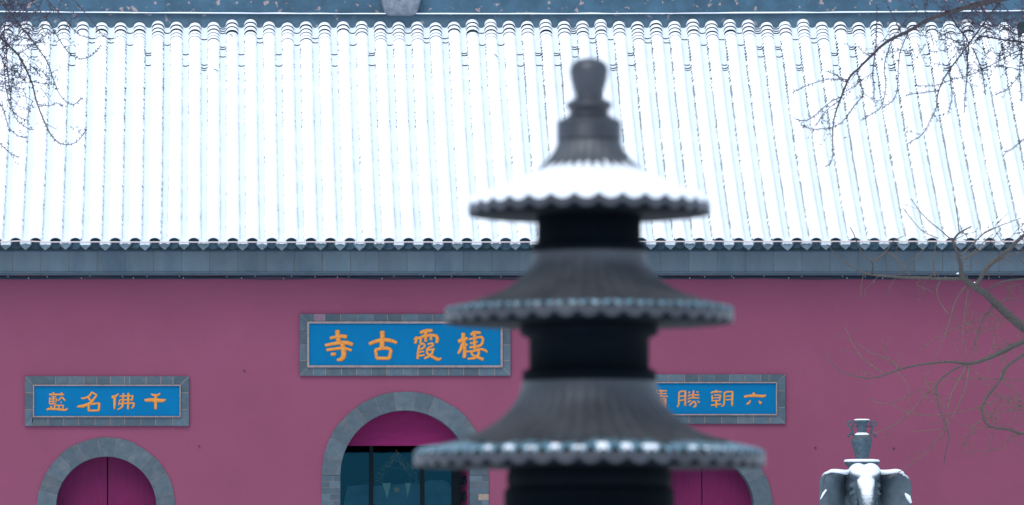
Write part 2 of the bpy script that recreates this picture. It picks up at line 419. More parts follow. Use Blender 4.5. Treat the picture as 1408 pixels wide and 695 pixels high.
# ------------------------------------------------------------------ the roof
ze = P(0, 334.5, YE).z; zr = P(0, 38, YR).z
def prof(t):   # t 0 at the eave .. 1 at the ridge
    y = YE+(YR-YE)*t; z = ze+(zr-ze)*(.80*t+.20*t*t); return y, z
def frame(t):
    y, z = prof(t); y2, z2 = prof(t+1e-3); tx = Vector((0, y2-y, z2-z)).normalized(); nn = Vector((0, -tx.z, tx.y)); return Vector((0, y, z)), tx, nn
roof_v = []; roof_f = []; NT = 30
for i in range(NT+1):
    p, tx, nn = frame(i/NT); p = p-nn*.03
    roof_v += [(XL-.5, p.y, p.z), (XR+.5, p.y, p.z)]
for i in range(NT): roof_f.append((2*i, 2*i+1, 2*i+3, 2*i+2))
roof = H(pyd('roof', roof_v, roof_f, 'tile'))
md = roof.modifiers.new('thick', 'SOLIDIFY'); md.thickness = .12; md.offset = -1
# rear slope
rv = []
for i in range(NT+1):
    p, tx, nn = frame(i/NT); rv += [(XL-.5, 2*YR+.3-p.y, p.z), (XR+.5, 2*YR+.3-p.y, p.z)]
H(pyd('rear_roof_slope', rv, [(2*i+2, 2*i+3, 2*i+1, 2*i) for i in range(NT)], 'snow'))
H(box('gable_wall', XL, XL+.3, 82.6, 87.8, 7.21, 8.6, 'plaster')); H(box('gable_wall', XR-.3, XR, 82.6, 87.8, 7.21, 8.6, 'plaster'))

ctrl = [(-6, -139), (0, 21.6), (6, 186), (15, 427.3), (21, 588.5), (33, 907.8), (39, 1068.5), (45, 1228.1), (51, 1386.4), (55, 1493)]
def rib_px(k):
    for (a0, p0), (a1, p1) in zip(ctrl, ctrl[1:]):
        if a0 <= k <= a1: return p0+(p1-p0)*(k-a0)/(a1-a0)
RB = .104
def strip(fn, nseg, t0, t1, mats, closed_end=True):
    pass
def rib_tile_mesh():
    """dark barrel tile row; each tile overlaps the next a little"""
    v = []; f = []; nt_ = 26; na = 8
    for i in range(nt_):
        for e, (tt, rr) in enumerate(((i/nt_, RB+.008), ((i+1)/nt_+.004, RB-.004))):
            p, tx, nn = frame(tt)
            for k in range(na+1):
                a_ = R(-100+200*k/na); q = p+nn*(.01+rr*math.cos(a_)); v.append((rr*math.sin(a_), q.y, q.z))
        b0 = i*2*(na+1)
        for k in range(na): f.append((b0+k, b0+k+1, b0+na+1+k+1, b0+na+1+k))
    me = bpy.data.meshes.new('barrel_tile_row'); me.from_pydata(v, [], f); me.update(); return me
def rib_snow_mesh(seed, tend=.945, wl=.38, wr=.38):
    rnd = random.Random(seed); v = []; f = []; NS = 230; na = 8
    for i in range(NS+1):
        t = -.004+(tend+.004)*i/NS
        p, tx, nn = frame(max(t, 0))
        if t < 0: p = p-tx*.02
        thick = .025-.014*t+.005*mnoise.noise(Vector((t*30, seed, 0)))
        if i == 0: thick *= .55
        rr = RB+thick
        # bare patches: the lower edge of the snow climbs where a tile joint sheds it
        eL = 80-(i % 3 < 2 and rnd.random() < wl*1.1)*rnd.uniform(10+16*wl, 20+26*wl)+4*mnoise.noise(Vector((t*14, seed, 5)))
        eR = 80-(i % 3 < 2 and rnd.random() < wr*1.1)*rnd.uniform(10+16*wr, 20+26*wr)+4*mnoise.noise(Vector((t*14, seed, 9)))
        for k in range(na+1):
            a_ = R(-eL+(eL+eR)*k/na); q = p+nn*(.01+rr*math.cos(a_)*1.02); v.append((rr*math.sin(a_), q.y, q.z))
    for i in range(NS):
        for k in range(na):
            a0 = i*(na+1)+k; f.append((a0, a0+1, a0+na+2, a0+na+1))
    # front lip down to the tile
    b0 = len(v); p, tx, nn = frame(0); p = p-tx*.012
    for k in range(na+1):
        a_ = R(-74+148*k/na); q = p+nn*(.01+(RB-.002)*math.cos(a_)); v.append(((RB-.002)*math.sin(a_), q.y, q.z))
    for k in range(na): f.append((b0+k, b0+k+1, k+1, k))
    me = bpy.data.meshes.new('rib_snow'); me.from_pydata(v, [], f); me.update()
    for p_ in me.polygons: p_.use_smooth = True
    return me
def valley_mesh(seed, w_, wl=.3, wr=.3):
    """snow in the channel; torn edges and a few cross gaps near the ridge show dark tile"""
    rnd = random.Random(seed*31+5); v = []; f = []; NS = 230; na = 4; rows = []
    hw = w_/2-RB-.001
    for i in range(NS+1):
        t = -.006+1.004*i/NS
        p, tx, nn = frame(min(max(t, 0), 1))
        if t < 0: p = p-tx*.062
        jl = hw-(i % 3 < 2 and rnd.random() < wl*1.2)*rnd.uniform(.004+.006*wl, .013+.016*wl); jr = hw-(i % 3 < 2 and rnd.random() < wr*1.2)*rnd.uniform(.004+.006*wr, .013+.016*wr)
        if i < 7:    # the snow fattens into a rounded lip on the drip tile
            e = 1-i/7; jl = hw+.024*e; jr = jl
        h = .012+.012*mnoise.noise(Vector((t*22, seed, 3)))+(.045*(1-i/7) if i < 7 else 0)
        for k in range(na+1):
            u = -1+2*k/na; x = jl*u if u < 0 else jr*u
            q = p+nn*(h+.022*u*u-(.0)); v.append((x, q.y, q.z))
        gap = (t > .80 and rnd.random() < .035+.17*max(0, (t-.9)*8)) or rnd.random() < .0008
        rows.append(gap)
    prev = False
    for i in range(NS):
        if rows[i] and not prev: prev = True; continue
        prev = False
        for k in range(na):
            a0 = i*(na+1)+k; f.append((a0, a0+1, a0+na+2, a0+na+1))
    # lip face
    b0 = len(v)
    p, tx, nn = frame(0); p = p-tx*.072
    for k in range(na+1):
        u = -1+2*k/na; q = p-nn*(.030*(1-u*u)+.0); v.append(((hw+.03)*u*.92, q.y-.004, q.z))
    for k in range(na): f.append((b0+k, b0+k+1, k+1, k))
    me = bpy.data.meshes.new('valley_snow'); me.from_pydata(v, [], f); me.update()
    for p_ in me.polygons: p_.use_smooth = True
    return me
row_me = rib_tile_mesh()
ribs = {}; vals = {}   # the wind scoured one flank of the ribs more than the other
for kind_, (wl, wr, vl, vr) in {'mid': (.42, .28, .25, .30), 'right': (.74, .10, .10, .52), 'left': (.10, .60, .45, .10)}.items():
    ribs[kind_] = [(rib_snow_mesh(s, te, wl, wr), te) for s, te in zip(range(6), (.955, .95, .94, .965, .93, .945))]
    vals[kind_] = [valley_mesh(s, .3345, vl, vr) for s in range(6)]
# round tile end, cap tile, drip tile
def disc_mesh():
    v = []; f = []; K = 20; rr = RB+.013
    rings = [(rr, .0), (rr, -.03), (rr*.84, -.03), (rr*.80, -.020), (rr*.42, -.020), (rr*.36, -.032), (.001, -.034)]
    for r_, y in rings:
        for k in range(K): a_ = 2*math.pi*k/K; v.append((r_*math.cos(a_), y, r_*math.sin(a_)))
    for j in range(len(rings)-1):
        for k in range(K): f.append((j*K+k, j*K+(k+1) % K, (j+1)*K+(k+1) % K, (j+1)*K+k))
    me = bpy.data.meshes.new('tile_end'); me.from_pydata(v, [], f); me.update(); return me
def drip_mesh():
    out = [(-.116, .020), (-.104, -.030), (-.072, -.072), (-.034, -.102), (0, -.132), (.034, -.102), (.072, -.072), (.104, -.030), (.116, .020), (.05, -.012), (0, -.020), (-.05, -.012)]
    k = len(out); c_ = (0, -.06)
    v = [(x, 0, z) for x, z in out]+[(x*.86, 0, (z-c_[1])*.84+c_[1]) for x, z in out]+[(x*.80, .008, (z-c_[1])*.78+c_[1]) for x, z in out]+[(x, .03, z) for x, z in out]
    f = []
    for i in range(k):
        j = (i+1) % k; f += [(i, j, k+j, k+i), (k+i, k+j, 2*k+j, 2*k+i), (i, 3*k+i, 3*k+j, j)]
    f.append(tuple(range(2*k, 3*k))); f.append(tuple(range(4*k-1, 3*k-1, -1)))
    me = bpy.data.meshes.new('drip_tile'); me.from_pydata(v, [], f); me.update(); return me
def cap_mesh(seed):
    """one short barrel tile below the ridge with its own slice of snow: dark rim in front, white on top"""
    rnd = random.Random(seed); na = 10; v = []; f = []; mi = []
    L_ = .074+.004*rnd.random(); r0 = RB-.001; lipr = r0+.003+.008*rnd.random(); th = lipr-r0+.004+.003*rnd.random()
    def ring(y, r_, z0=0):
        b_ = len(v)
        for k in range(na+1):
            a_ = R(-88+176*k/na); v.append((r_*math.sin(a_), y, r_*math.cos(a_)+z0))
        return b_
    def skin(a0, b0, m_):
        for k in range(na): f.append((a0+k, a0+k+1, b0+k+1, b0+k)); mi.append(m_)
    a1 = ring(0, r0-.014); a2 = ring(0, lipr); a3 = ring(L_, r0-.006)
    s1 = ring(.003, lipr); s2 = ring(.010, r0+th); s3 = ring(L_*.5, r0+th*.9); s4 = ring(L_+.004, r0+.001)
    skin(a1, a2, 0); skin(a2, a3, 0); skin(s1, s2, 1); skin(s2, s3, 1); skin(s3, s4, 1)
    me = bpy.data.meshes.new('cap_tile'); me.from_pydata(v, [], f); me.update()
    me.materials.append(M['tile']); me.materials.append(M['snow'])
    for p_, m_ in zip(me.polygons, mi): p_.material_index = m_
    return me
disc_me = disc_mesh(); drip_me = drip_mesh(); caps = [cap_mesh(s) for s in range(5)]
rr_ = random.Random(3)
SUB = []
def sub(o): o.parent = roof; return o
for k in range(-6, 56):
    X = (rib_px(k)-CX)/F*YE
    o = sub(link('barrel_tile_row', row_me, 'tile')); o.location.x = X
    kd = 'right' if k > 24+rr_.randrange(4) else ('left' if k < 8 else 'mid')
    me, te = ribs[kd][rr_.randrange(6)]
    o = sub(link('rib_snow', me, 'snow')); o.location.x = X
    o = sub(link('tile_end', disc_me, 'tile_end')); o.location = (X, YE-.002, ze+.012+rr_.uniform(-.01, .01)); o.rotation_euler = (R(-12), rr_.uniform(0, 6), 0)
    # short cap tiles stacked where the row meets the ridge
    t = te-.006
    while t < .992 and -2 < k < 54:
        p, tx, nn = frame(t); o = sub(link('cap_tile', caps[rr_.randrange(5)], 'tile'))
        o.location = (X, p.y+nn.y*.01, p.z+nn.z*.01+.055*max(0, (t-.955)/.04)); o.rotation_euler = (math.atan2(tx.z, tx.y), 0, 0)
        t += rr_.choice((.0112, .0118, .0125))
    X2 = (rib_px(min(k+1, 55))-CX)/F*YE if k < 55 else X+.33
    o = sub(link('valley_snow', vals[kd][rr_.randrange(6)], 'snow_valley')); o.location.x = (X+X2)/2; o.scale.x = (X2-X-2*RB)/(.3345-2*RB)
    o = sub(link('drip_tile', drip_me, 'drip')); o.location = ((X+X2)/2, YE-.070+rr_.uniform(-.01, .01), ze+.008+rr_.uniform(-.012, .008)); o.rotation_euler = (R(-10), rr_.uniform(-.05, .05), 0)

# ridge: two courses, a snowy ledge between them, a carved block in the middle
def sag(x):    # the old ridge sags a little in the middle
    u = (x-P(640, 0, YR).x)/9.0; return .045*(min(u*u, 1.2)-.0)
def ridge_course(name, z0, z1, y0, y1, m, jit=0.0):
    v = []; f = []; K = 60
    for i in range(K+1):
        x = XL-.6+(XR-XL+1.2)*i/K; s = sag(x); j = jit*mnoise.noise(Vector((x*3, z0, 0)))
        v += [(x, y0, z0+s), (x, y0-j*.3, z1+s+j), (x, y1, z1+s), (x, y1, z0+s)]
        if i:
            b_ = 4*(i-1)
            for q in range(4): f.append((b_+q, b_+(q+1) % 4, b_+4+(q+1) % 4, b_+4+q))
    f += [(3, 2, 1, 0), (4*K, 4*K+1, 4*K+2, 4*K+3)]
    return H(fixn(pyd(name, v, f, m)))
zp = lambda py, Y=YR: P(0, py, Y).z-.035
ridge_course('ridge_course', zp(46), zp(19.0), YR-.03, YR+.35, 'ridge2')
ridge_course('ridge_ledge', zp(18.9), zp(17.9), YR-.10, YR+.42, 'ridge2')
ridge_course('ridge_snow', zp(17.85), zp(16.5), YR-.105, YR-.035, 'snow', .012)
ridge_course('ridge_course', zp(17.8), zp(-16), YR-.03, YR+.35, 'ridge')
ridge_course('ridge_ledge', zp(-16.2), zp(-20), YR-.10, YR+.42, 'ridge2')
ridge_course('ridge_snow', zp(-20.2), zp(-25), YR-.08, YR+.4, 'snow', .02)
v = []; f = []; na = 14
rows = [(-30, 30, .30), (-10, 29, .30), (4, 27, .28), (12, 24.5, .26), (18, 22.5, .22), (21.3, 20, .16), (22.6, 15, .08)]
for (py, hw, dp) in rows:
    for k in range(na+1):
        a_ = math.pi*k/na; e = .55
        cx_ = math.copysign(abs(math.cos(a_))**e, math.cos(a_)); sy = abs(math.sin(a_))**e
        v.append(Vector((P(551+hw*cx_, py, YR).x, YR-.02-dp*sy, P(0, py, YR).z)))
for j in range(len(rows)-1):
    for k in range(na): f.append((j*(na+1)+k, j*(na+1)+k+1, (j+1)*(na+1)+k+1, (j+1)*(na+1)+k))
f.append(tuple((len(rows)-1)*(na+1)+k for k in range(na+1))); f.append(tuple(range(na, -1, -1)))
H(fixn(pyd('ridge_ornament', v, f, 'ornament', None, True)))
for o in HALL:
    o.parent = hall; o.location = o.location-hall.location

# twigs that fell on the roof
for px, py, dx, dy in ((297, 97, 6, 3), (682, 77, 5, 4), (318, 49, 4, 3), (1162, 190, -4, 2)):
    yy = YR-.3-(py-38)/300*4.1
    t = max(0, min(1, (yy-YE)/(YR-YE))); p, tx, nn = frame(t)
    # find the roof point on the line of sight
    lo, hi = 0.0, 1.0
    for _ in range(40):
        mid = (lo+hi)/2; p, tx, nn = frame(mid); q = p+nn*.15
        py_ = CY-(q.z-EYE)/q.y*F
        if py_ > py: lo = mid
        else: hi = mid
    a_ = P(px-dx/2, py-dy/2, q.y); b_ = P(px+dx/2, py+dy/2, q.y-.02)
    o = tube('fallen_twig', [a_, (a_+b_)/2+Vector((0, 0, .01)), b_], [.006, .008, .005], 'needle', n=6)
    tag(o, {297: 'dark twig lying on the roof snow near its left upper part', 682: 'dark twig on the roof snow left of the censer finial', 318: 'short dark twig close below the roof ridge at upper left', 1162: 'dark twig on the snow below the drooping branch'}[px], 'twig')

# ------------------------------------------------------------------ cables and the wire along the eave
def wav(px, s): return mnoise.noise(Vector((px*.012, s, 0)))
for i, (y0, amp, m_, r_, Y, lab) in enumerate(((381.2, 1.4, 'cable', .017, YW-.03, 'thick black cable clipped along the top of the magenta wall'), (383.3, 2.2, 'cable', .009, YW-.055, 'thin black cable sagging in shallow loops under the thick one'))):
    root = empty('power_cable', lab, 'cable', loc=P(700, y0, Y))
    pts = [P(px, y0+amp*wav(px, i*7), Y) for px in range(-40, 1470, 12)]
    o = tube('cable_run', pts, r_, m_, n=6); o.parent = root; o.location = -root.location
    for px in range(20+i*30, 1440, 47+i*22):
        pp = px+random.uniform(-12, 12); p = P(pp, y0+amp*wav(pp, i*7)-.6, Y)
        c_ = box('cable_clip', p.x-.007, p.x+.007, Y-.03, YW-.0005, p.z-.010, p.z+.012, 'clip'); c_.parent = root; c_.location = -root.location
pts = [P(px, 333.1-1.6*math.exp(-((px-30)/22)**2)-.9*max(0, min(1, (px-700)/300))+.5*wav(px, 3), YE-.12) for px in range(-40, 1470, 8)]
o = tube('eave_wire', pts, .011, 'wire', n=6); tag(o, 'pale wire stretched along the eave in front of the round tile ends', 'wire')

# ------------------------------------------------------------------ name plaques
CH = {}
CH['寺'] = (440, 450, 13.9, ["330,70,90 345,200,90 355,270,90", "195,212,55 330,185,62 420,175,70 505,190,76", "100,350,56 250,320,62 400,300,72 540,305,76 620,340,66", "130,440,58 280,418,56 420,405,60 540,425,52 598,448,52", "430,330,80 448,440,98 455,540,100 420,608,82 330,632,50", "215,522,62 295,518,66"])
CH['古'] = (500, 450, 13.9, ["355,85,92 362,200,88 352,300,92 350,395,95", "108,322,60 240,272,74 360,250,74 500,255,72 632,300,54", "228,435,58 350,408,62 440,405,66 520,435,60", "525,440,62 490,600,70", "250,598,62 490,600,66", "228,440,62 252,598,60"])
CH['霞'] = (562, 450, 13.9, ["222,108,58 330,72,72 448,68,58", "325,80,72 325,200,58 328,275,64", "140,200,48 205,210,56 300,172,56 430,158,58 520,170,62 548,225,66 535,300,60", "105,240,34 150,195,48 140,270,56 122,312,52", "232,205,52 225,305,46", "425,180,52 425,245,58", "205,345,44 182,480,52 172,608,56", "215,335,42 268,316,42 305,352,46 280,400,40 212,432,38", "210,482,32 292,466,34", "210,552,38 305,532,36", "362,330,34 440,312,42 468,350,42 395,388,38 342,430,38", "345,442,42 495,424,40", "352,440,44 352,500,46 440,560,56 558,620,62 620,596,32", "460,442,44 450,500,46 400,550,50 302,602,42"])
CH['棲'] = (624, 450, 13.9, ["90,278,68 180,242,88 258,215,56", "180,120,72 188,300,86 210,450,72 198,585,72", "165,330,64 130,430,62 85,505,48", "205,320,58 256,352,46", "330,150,58 395,108,66 512,112,48", "392,85,72 400,250,62 402,430,64", "290,235,42 400,212,46 525,192,48 556,245,54 525,340,54 430,378,52", "312,312,44 400,300,40 450,282,36", "305,392,48 420,372,46", "245,470,34 400,458,44 490,425,46 590,440,48 638,480,42", "345,470,52 352,530,48 450,575,52 560,620,62", "480,430,50 470,530,54 400,592,48 270,606,38"])
CH['藍'] = (60, 535, 17.375, ["138,136,42 480,136,40", "238,88,42 238,130,52", "430,92,40 430,130,48", "148,205,28 138,345,34", "192,188,22 295,188,24", "248,192,34 240,225,34", "150,238,26 318,242,26", "150,300,24 310,296,24", "138,356,32 305,356,26", "230,235,30 238,350,30", "316,242,26 306,294,26", "358,284,32 430,206,36 512,280,34", "418,325,54 426,325,54", "78,508,38 122,480,46 330,488,46 520,505,42 570,462,24", "180,412,38 182,470,56", "246,395,26 478,395,28", "262,398,36 266,470,36", "366,402,32 366,470,34", "470,398,30 460,470,34"])
CH['名'] = (102, 535, 17.375, ["430,72,36 372,160,50 310,200,42 215,228,40 165,216,22", "432,85,38 540,148,38", "540,150,40 470,240,46 380,345,62 220,410,70 120,420,56 66,425,20", "330,200,42 398,285,46", "350,385,52 345,520,52", "370,366,44 600,345,44", "602,345,50 590,512,50", "340,522,42 588,516,44"])
CH['佛'] = (150, 535, 17.375, ["74,200,70 150,180,54 225,116,22", "132,200,58 132,380,56 125,482,32", "256,180,32 330,172,32 570,166,32", "568,172,38 545,280,36", "262,262,30 540,262,30", "256,262,30 230,388,30", "238,358,30 400,345,32 596,342,34", "596,338,36 580,420,42 532,468,22", "344,108,36 336,250,44 328,370,48 290,450,38 200,492,22", "460,102,44 460,300,50 450,488,38"])
CH['千'] = (194, 535, 17.375, ["240,118,28 300,150,46 400,146,46 455,106,28", "350,150,58 350,300,66 345,485,54", "90,270,54 200,270,80 350,270,78 500,282,76 590,256,28"])
CH['蹟'] = (895, 530, 17.375, ["180,135,28 375,135,32", "240,108,28 245,255,30", "175,204,26 375,200,28", "190,264,28 398,270,34", "215,325,26 355,325,30", "350,328,34 355,480,32", "218,325,28 214,480,28", "220,380,24 350,380,24", "220,430,24 350,430,24", "214,478,26 355,478,26", "255,495,26 190,545,24", "315,495,26 375,545,28", "45,120,26 145,120,26", "140,120,26 138,195,26", "45,195,26 140,195,26", "48,120,26 48,195,26", "95,195,28 95,400,28", "95,285,24 150,285,24", "48,260,26 48,410,26", "30,425,28 165,395,26"])
CH['勝'] = (928, 530, 17.375, ["102,172,36 96,380,38 90,470,38 56,520,24", "104,168,36 180,146,36 262,142,30", "250,150,42 248,490,46", "115,268,28 240,254,30", "110,370,30 240,345,32", "325,188,38 356,162,40", "520,160,28 562,172,38", "446,132,42 440,230,40 435,290,36", "312,265,26 380,236,32 578,236,30", "310,336,26 400,302,32 575,310,32", "312,406,36 385,360,22", "346,486,34 455,388,36 498,440,38 490,500,42 438,524,28", "532,375,20 582,412,50"])
CH['朝'] = (973, 530, 17.375, ["82,190,28 122,166,40 210,160,38 340,158,30", "208,116,34 208,160,38", "106,240,28 110,385,32", "156,236,26 308,236,32", "306,236,36 286,370,36", "120,304,24 280,300,26", "116,370,28 285,370,32", "210,375,40 208,530,44", "86,480,34 200,466,38 322,450,28", "402,178,36 396,400,38 386,470,38 326,510,22", "402,182,38 480,158,36 598,156,32", "596,160,44 585,492,48", "430,266,26 570,256,28", "430,350,28 570,342,28"])
CH['六'] = (1018, 530, 17.375, ["320,185,54 320,240,56", "102,286,56 150,262,50 320,252,58 560,260,54 606,226,24", "240,362,24 202,428,46 145,450,24", "440,378,24 490,436,74"])
def plaque(label, ox0, ox1, oy0, oy1, ix0, ix1, iy0, iy1, chars, tops, bots, odd):
    root = empty('name_plaque', label, 'sign', 'blue name plaques over the three doorways', loc=P((ox0+ox1)/2, oy1, YW))
    parts = []
    tx = 3.0 if chars[0] == '寺' else 1.8
    YB = YW-.045
    # mitred frame of bricks
    tl, tr = ox0+tx*0, ox1
    def quad(name, pts, m_): parts.append(prism(name, pts, YB-random.uniform(0, .004), .043, m_, bevel=.0025))
    g_ = .4
    fx0, fx1, fy0, fy1 = ix0-tx, ix1+tx, iy0-tx, iy1+tx
    for ei, (ya, yb, xs_) in enumerate(((oy0, fy0, tops), (oy1, fy1, bots))):
        allx = [None]+xs_+[None]
        for q in range(len(allx)-1):
            a0, a1 = allx[q], allx[q+1]
            o0 = (ox0+g_*1.4) if a0 is None else a0+g_; i0 = (fx0+g_) if a0 is None else a0+g_
            o1 = (ox1-g_*1.4) if a1 is None else a1-g_; i1 = (fx1-g_) if a1 is None else a1-g_
            quad('frame_brick', [(o0, ya), (o1, ya), (i1, yb), (i0, yb)], odd.get((ei, q), 'stone2'))
    for xa, xb in ((ox0, fx0), (ox1, fx1)):
        n_ = 3 if chars[0] != '寺' else 4
        for q in range(n_):
            y0 = oy0+(oy1-oy0)*q/n_; y1 = oy0+(oy1-oy0)*(q+1)/n_
            oa0, ia0 = (oy0+g_*1.4, fy0+g_) if q == 0 else (y0+g_, y0+g_); oa1, ia1 = (oy1-g_*1.4, fy1-g_) if q == n_-1 else (y1-g_, y1-g_)
            if q == 0: oa0, ia0 = oy0+g_*1.4, fy0+g_
            quad('frame_brick', [(xa, oa0), (xa, oa1), (xb, ia1), (xb, ia0)], 'stone2')
    parts.append(prism('frame_mortar', [(ox0+.6, oy0+.6), (ox1-.6, oy0+.6), (ox1-.6, oy1-.6), (ox0+.6, oy1-.6)], YW-.0435, .0395, 'mortar'))
    # pale inner trim
    for pts in ([(fx0, fy0), (fx1, fy0), (ix1, iy0), (ix0, iy0)], [(fx0, fy1), (fx1, fy1), (ix1, iy1), (ix0, iy1)],
                [(fx0, fy0+.1), (ix0, iy0+.1), (ix0, iy1-.1), (fx0, fy1-.1)], [(fx1, fy0+.1), (ix1, iy0+.1), (ix1, iy1-.1), (fx1, fy1-.1)]):
        parts.append(prism('inner_trim', pts, YW-.075, .06, 'trim', bevel=.003))
    YP = YW-.048
    parts.append(pbox('blue_panel', ix0+.05, ix1-.05, iy0+.05, iy1-.05, YP, .03, 'blue'))
    for ch in chars:
        x0, y0, sc, strokes = CH[ch]; V = []; Fc = []
        for si, s in enumerate(strokes):
            pp = [tuple(float(q) for q in w_.split(',')) for w_ in s.split()]
            if len(pp) > 2: pp = smooth_path(pp, 4)
            # rounded ends
            (ax, ay, aw), (bx, by, bw) = pp[0], pp[1]; L_ = math.hypot(bx-ax, by-ay) or 1; ux, uy = (bx-ax)/L_, (by-ay)/L_
            head = [(ax-ux*aw*.16, ay-uy*aw*.16, aw*.62), (ax-ux*aw*.06, ay-uy*aw*.06, aw*.88)]
            (ax, ay, aw), (bx, by, bw) = pp[-1], pp[-2]; L_ = math.hypot(bx-ax, by-ay) or 1; ux, uy = (bx-ax)/L_, (by-ay)/L_
            tail = [(ax-ux*aw*.06, ay-uy*aw*.06, aw*.88), (ax-ux*aw*.16, ay-uy*aw*.16, aw*.62)]
            pp = head+pp+tail
            P3 = [P(x0+x/sc, y0+y/sc, YP-.0005*(si % 5)) for x, y, _ in pp]
            rad = [w_/sc/2*YP/F*(1.06 if sc < 15 else 1.15) for _, _, w_ in pp]
            tube_geo(P3, rad, 8, .55, V, Fc)
        o = fixn(pyd('character', V, Fc, 'gold', None, True)); o['label'] = 'raised orange gold character '+ch; parts.append(o)
    for o in parts: o.parent = root; o.location = -root.location
z4 = lambda l_, o, s: [o+v_/s for v_ in l_]
plaque('large blue plaque with four bold gold characters above the wide middle doorway', 412, 702, 432, 517, 425.2, 688.4, 445.2, 502.6, '寺古霞棲',
       z4([143, 205, 300, 402, 497, 585, 672, 765, 855, 950, 1045, 1140, 1232], 400, 4.4), z4([135, 210, 305, 397, 487, 580, 680, 770, 858, 955, 1045, 1138, 1232], 400, 4.4), {(0, 1): 'mauve_brick', (0, 6): 'stone', (1, 0): 'stone'})
plaque('small blue plaque on the left above the arched doorway with closed doors, fully in view', 34, 260, 517.5, 586, 47, 246.8, 531, 572.4, '藍名佛千',
       z4([272, 342, 412, 475, 540, 610, 636, 716, 787, 848], 0, 3.564), z4([160, 235, 312, 385, 465, 540, 610, 690, 763, 845], 0, 3.564), {(1, 1): 'stone'})
plaque('small blue plaque at right whose left end is hidden behind the bronze censer', 855, 1080, 515, 583, 868, 1067, 527.2, 569.6, '蹟勝朝六',
       z4([-90, -20, 60, 130, 250, 392, 518, 652, 788, 922, 1062, 1135], 880, 6.4), z4([-90, 20, 150, 290, 432, 570, 718, 860, 998, 1145], 880, 6.4), {(0, 11): 'stone', (1, 8): 'stone'})

# ------------------------------------------------------------------ things behind the glass
# flame shaped aureole of the shrine figure
YM = 85.3
root = empty('shrine_aureole', 'dull gilt flame shaped aureole with a pale inner ring behind the dark glass', 'aureole', loc=P(545, 690, YM))
out = [(515, 760), (514, 700), (515.5, 662), (520, 648), (528, 637), (537, 629), (542, 623), (545.5, 618.5)]
full = out+[(1091-x, y) for x, y in out[:-1][::-1]]
inn = [(523.5, 760), (523.5, 700), (524, 664), (527.5, 655), (533, 647), (538, 641), (542, 637), (545.5, 634.5)]
fi = inn+[(1091-x, y) for x, y in inn[:-1][::-1]]
full = smooth_path(full, 3); fi = smooth_path(fi, 3)
v = [P(x, y, YM) for x, y in full]+[P(x, y, YM) for x, y in fi]; k = len(full)
v += [p+Vector((0, .06, 0)) for p in v]; f = []
for i in range(k-1): f += [(i, i+1, k+i+1, k+i), (2*k+i, 3*k+i, 3*k+i+1, 2*k+i+1), (i, 2*k+i, 2*k+i+1, i+1), (k+i, k+i+1, 3*k+i+1, 3*k+i)]
a_ = fixn(pyd('flame_border', v, f, 'aureole')); a_.parent = root; a_.location = -root.location
V = []; Fc = []; rq = random.Random(5)
for i in range(0, k-1):
    for q in range(4):
        s = rq.random(); p0 = v[i].lerp(v[k+i], s); 
        dx = Vector((rq.uniform(-.03, .03), -.02, rq.uniform(-.035, .035)))
        tube_geo([p0+Vector((0, -.01, 0)), p0+dx*.6+Vector((0, -.015, 0)), p0+dx*1.4], [.009, .012, .005], 5, 1, V, Fc)
o = pyd('gilt_scrollwork', V, Fc, 'gilt'); o.parent = root; o.location = -root.location; o['kind'] = 'stuff'
ring = [P(545.5+20*math.sin(R(t)), 664-20*math.cos(R(t)), YM-.05) for t in range(-95, 96, 6)]
o = tube('halo_ring', ring, .010, 'cloth', n=6); o.parent = root; o.location = -root.location
# pale boards standing in for snowy roofs reflected in the glass
def glass_reflection(label, pts, Y, m_):
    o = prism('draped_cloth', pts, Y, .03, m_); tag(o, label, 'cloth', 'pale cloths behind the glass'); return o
glass_reflection('grey cloth with a slanting left edge behind the leftmost glass pane', [(471, 700), (478, 668.5), (507, 666.5), (507, 760), (462, 760)], 84.6, 'cloth')
glass_reflection('wide grey cloth below the aureole behind the middle glass pane', [(513, 668.5), (579, 664.5), (579, 760), (513, 760)], 84.62, 'cloth')
glass_reflection('round cornered grey cloth behind the right glass pane', [(584, 760), (584, 663), (590, 661), (610, 660.5), (617, 664), (621, 672), (621.5, 760)], 84.6, 'cloth')
for px, lab in ((532.5, 'pale triangular pennant on the left below the aureole'), (560, 'pale triangular pennant on the right below the aureole')):
    o = prism('pennant', [(px-7 if px < 540 else px-3, 664.5), (px+5 if px < 540 else px+5, 664.5), (px, 686)], 84.55, .01, 'cream'); tag(o, lab, 'pennant')
o = prism('votive_flower', [(541, 672), (545.5, 669.5), (550, 672), (548, 677), (543, 677)], 84.5, .03, 'gilt'); tag(o, 'small orange flower ornament between the two pennants', 'flower')

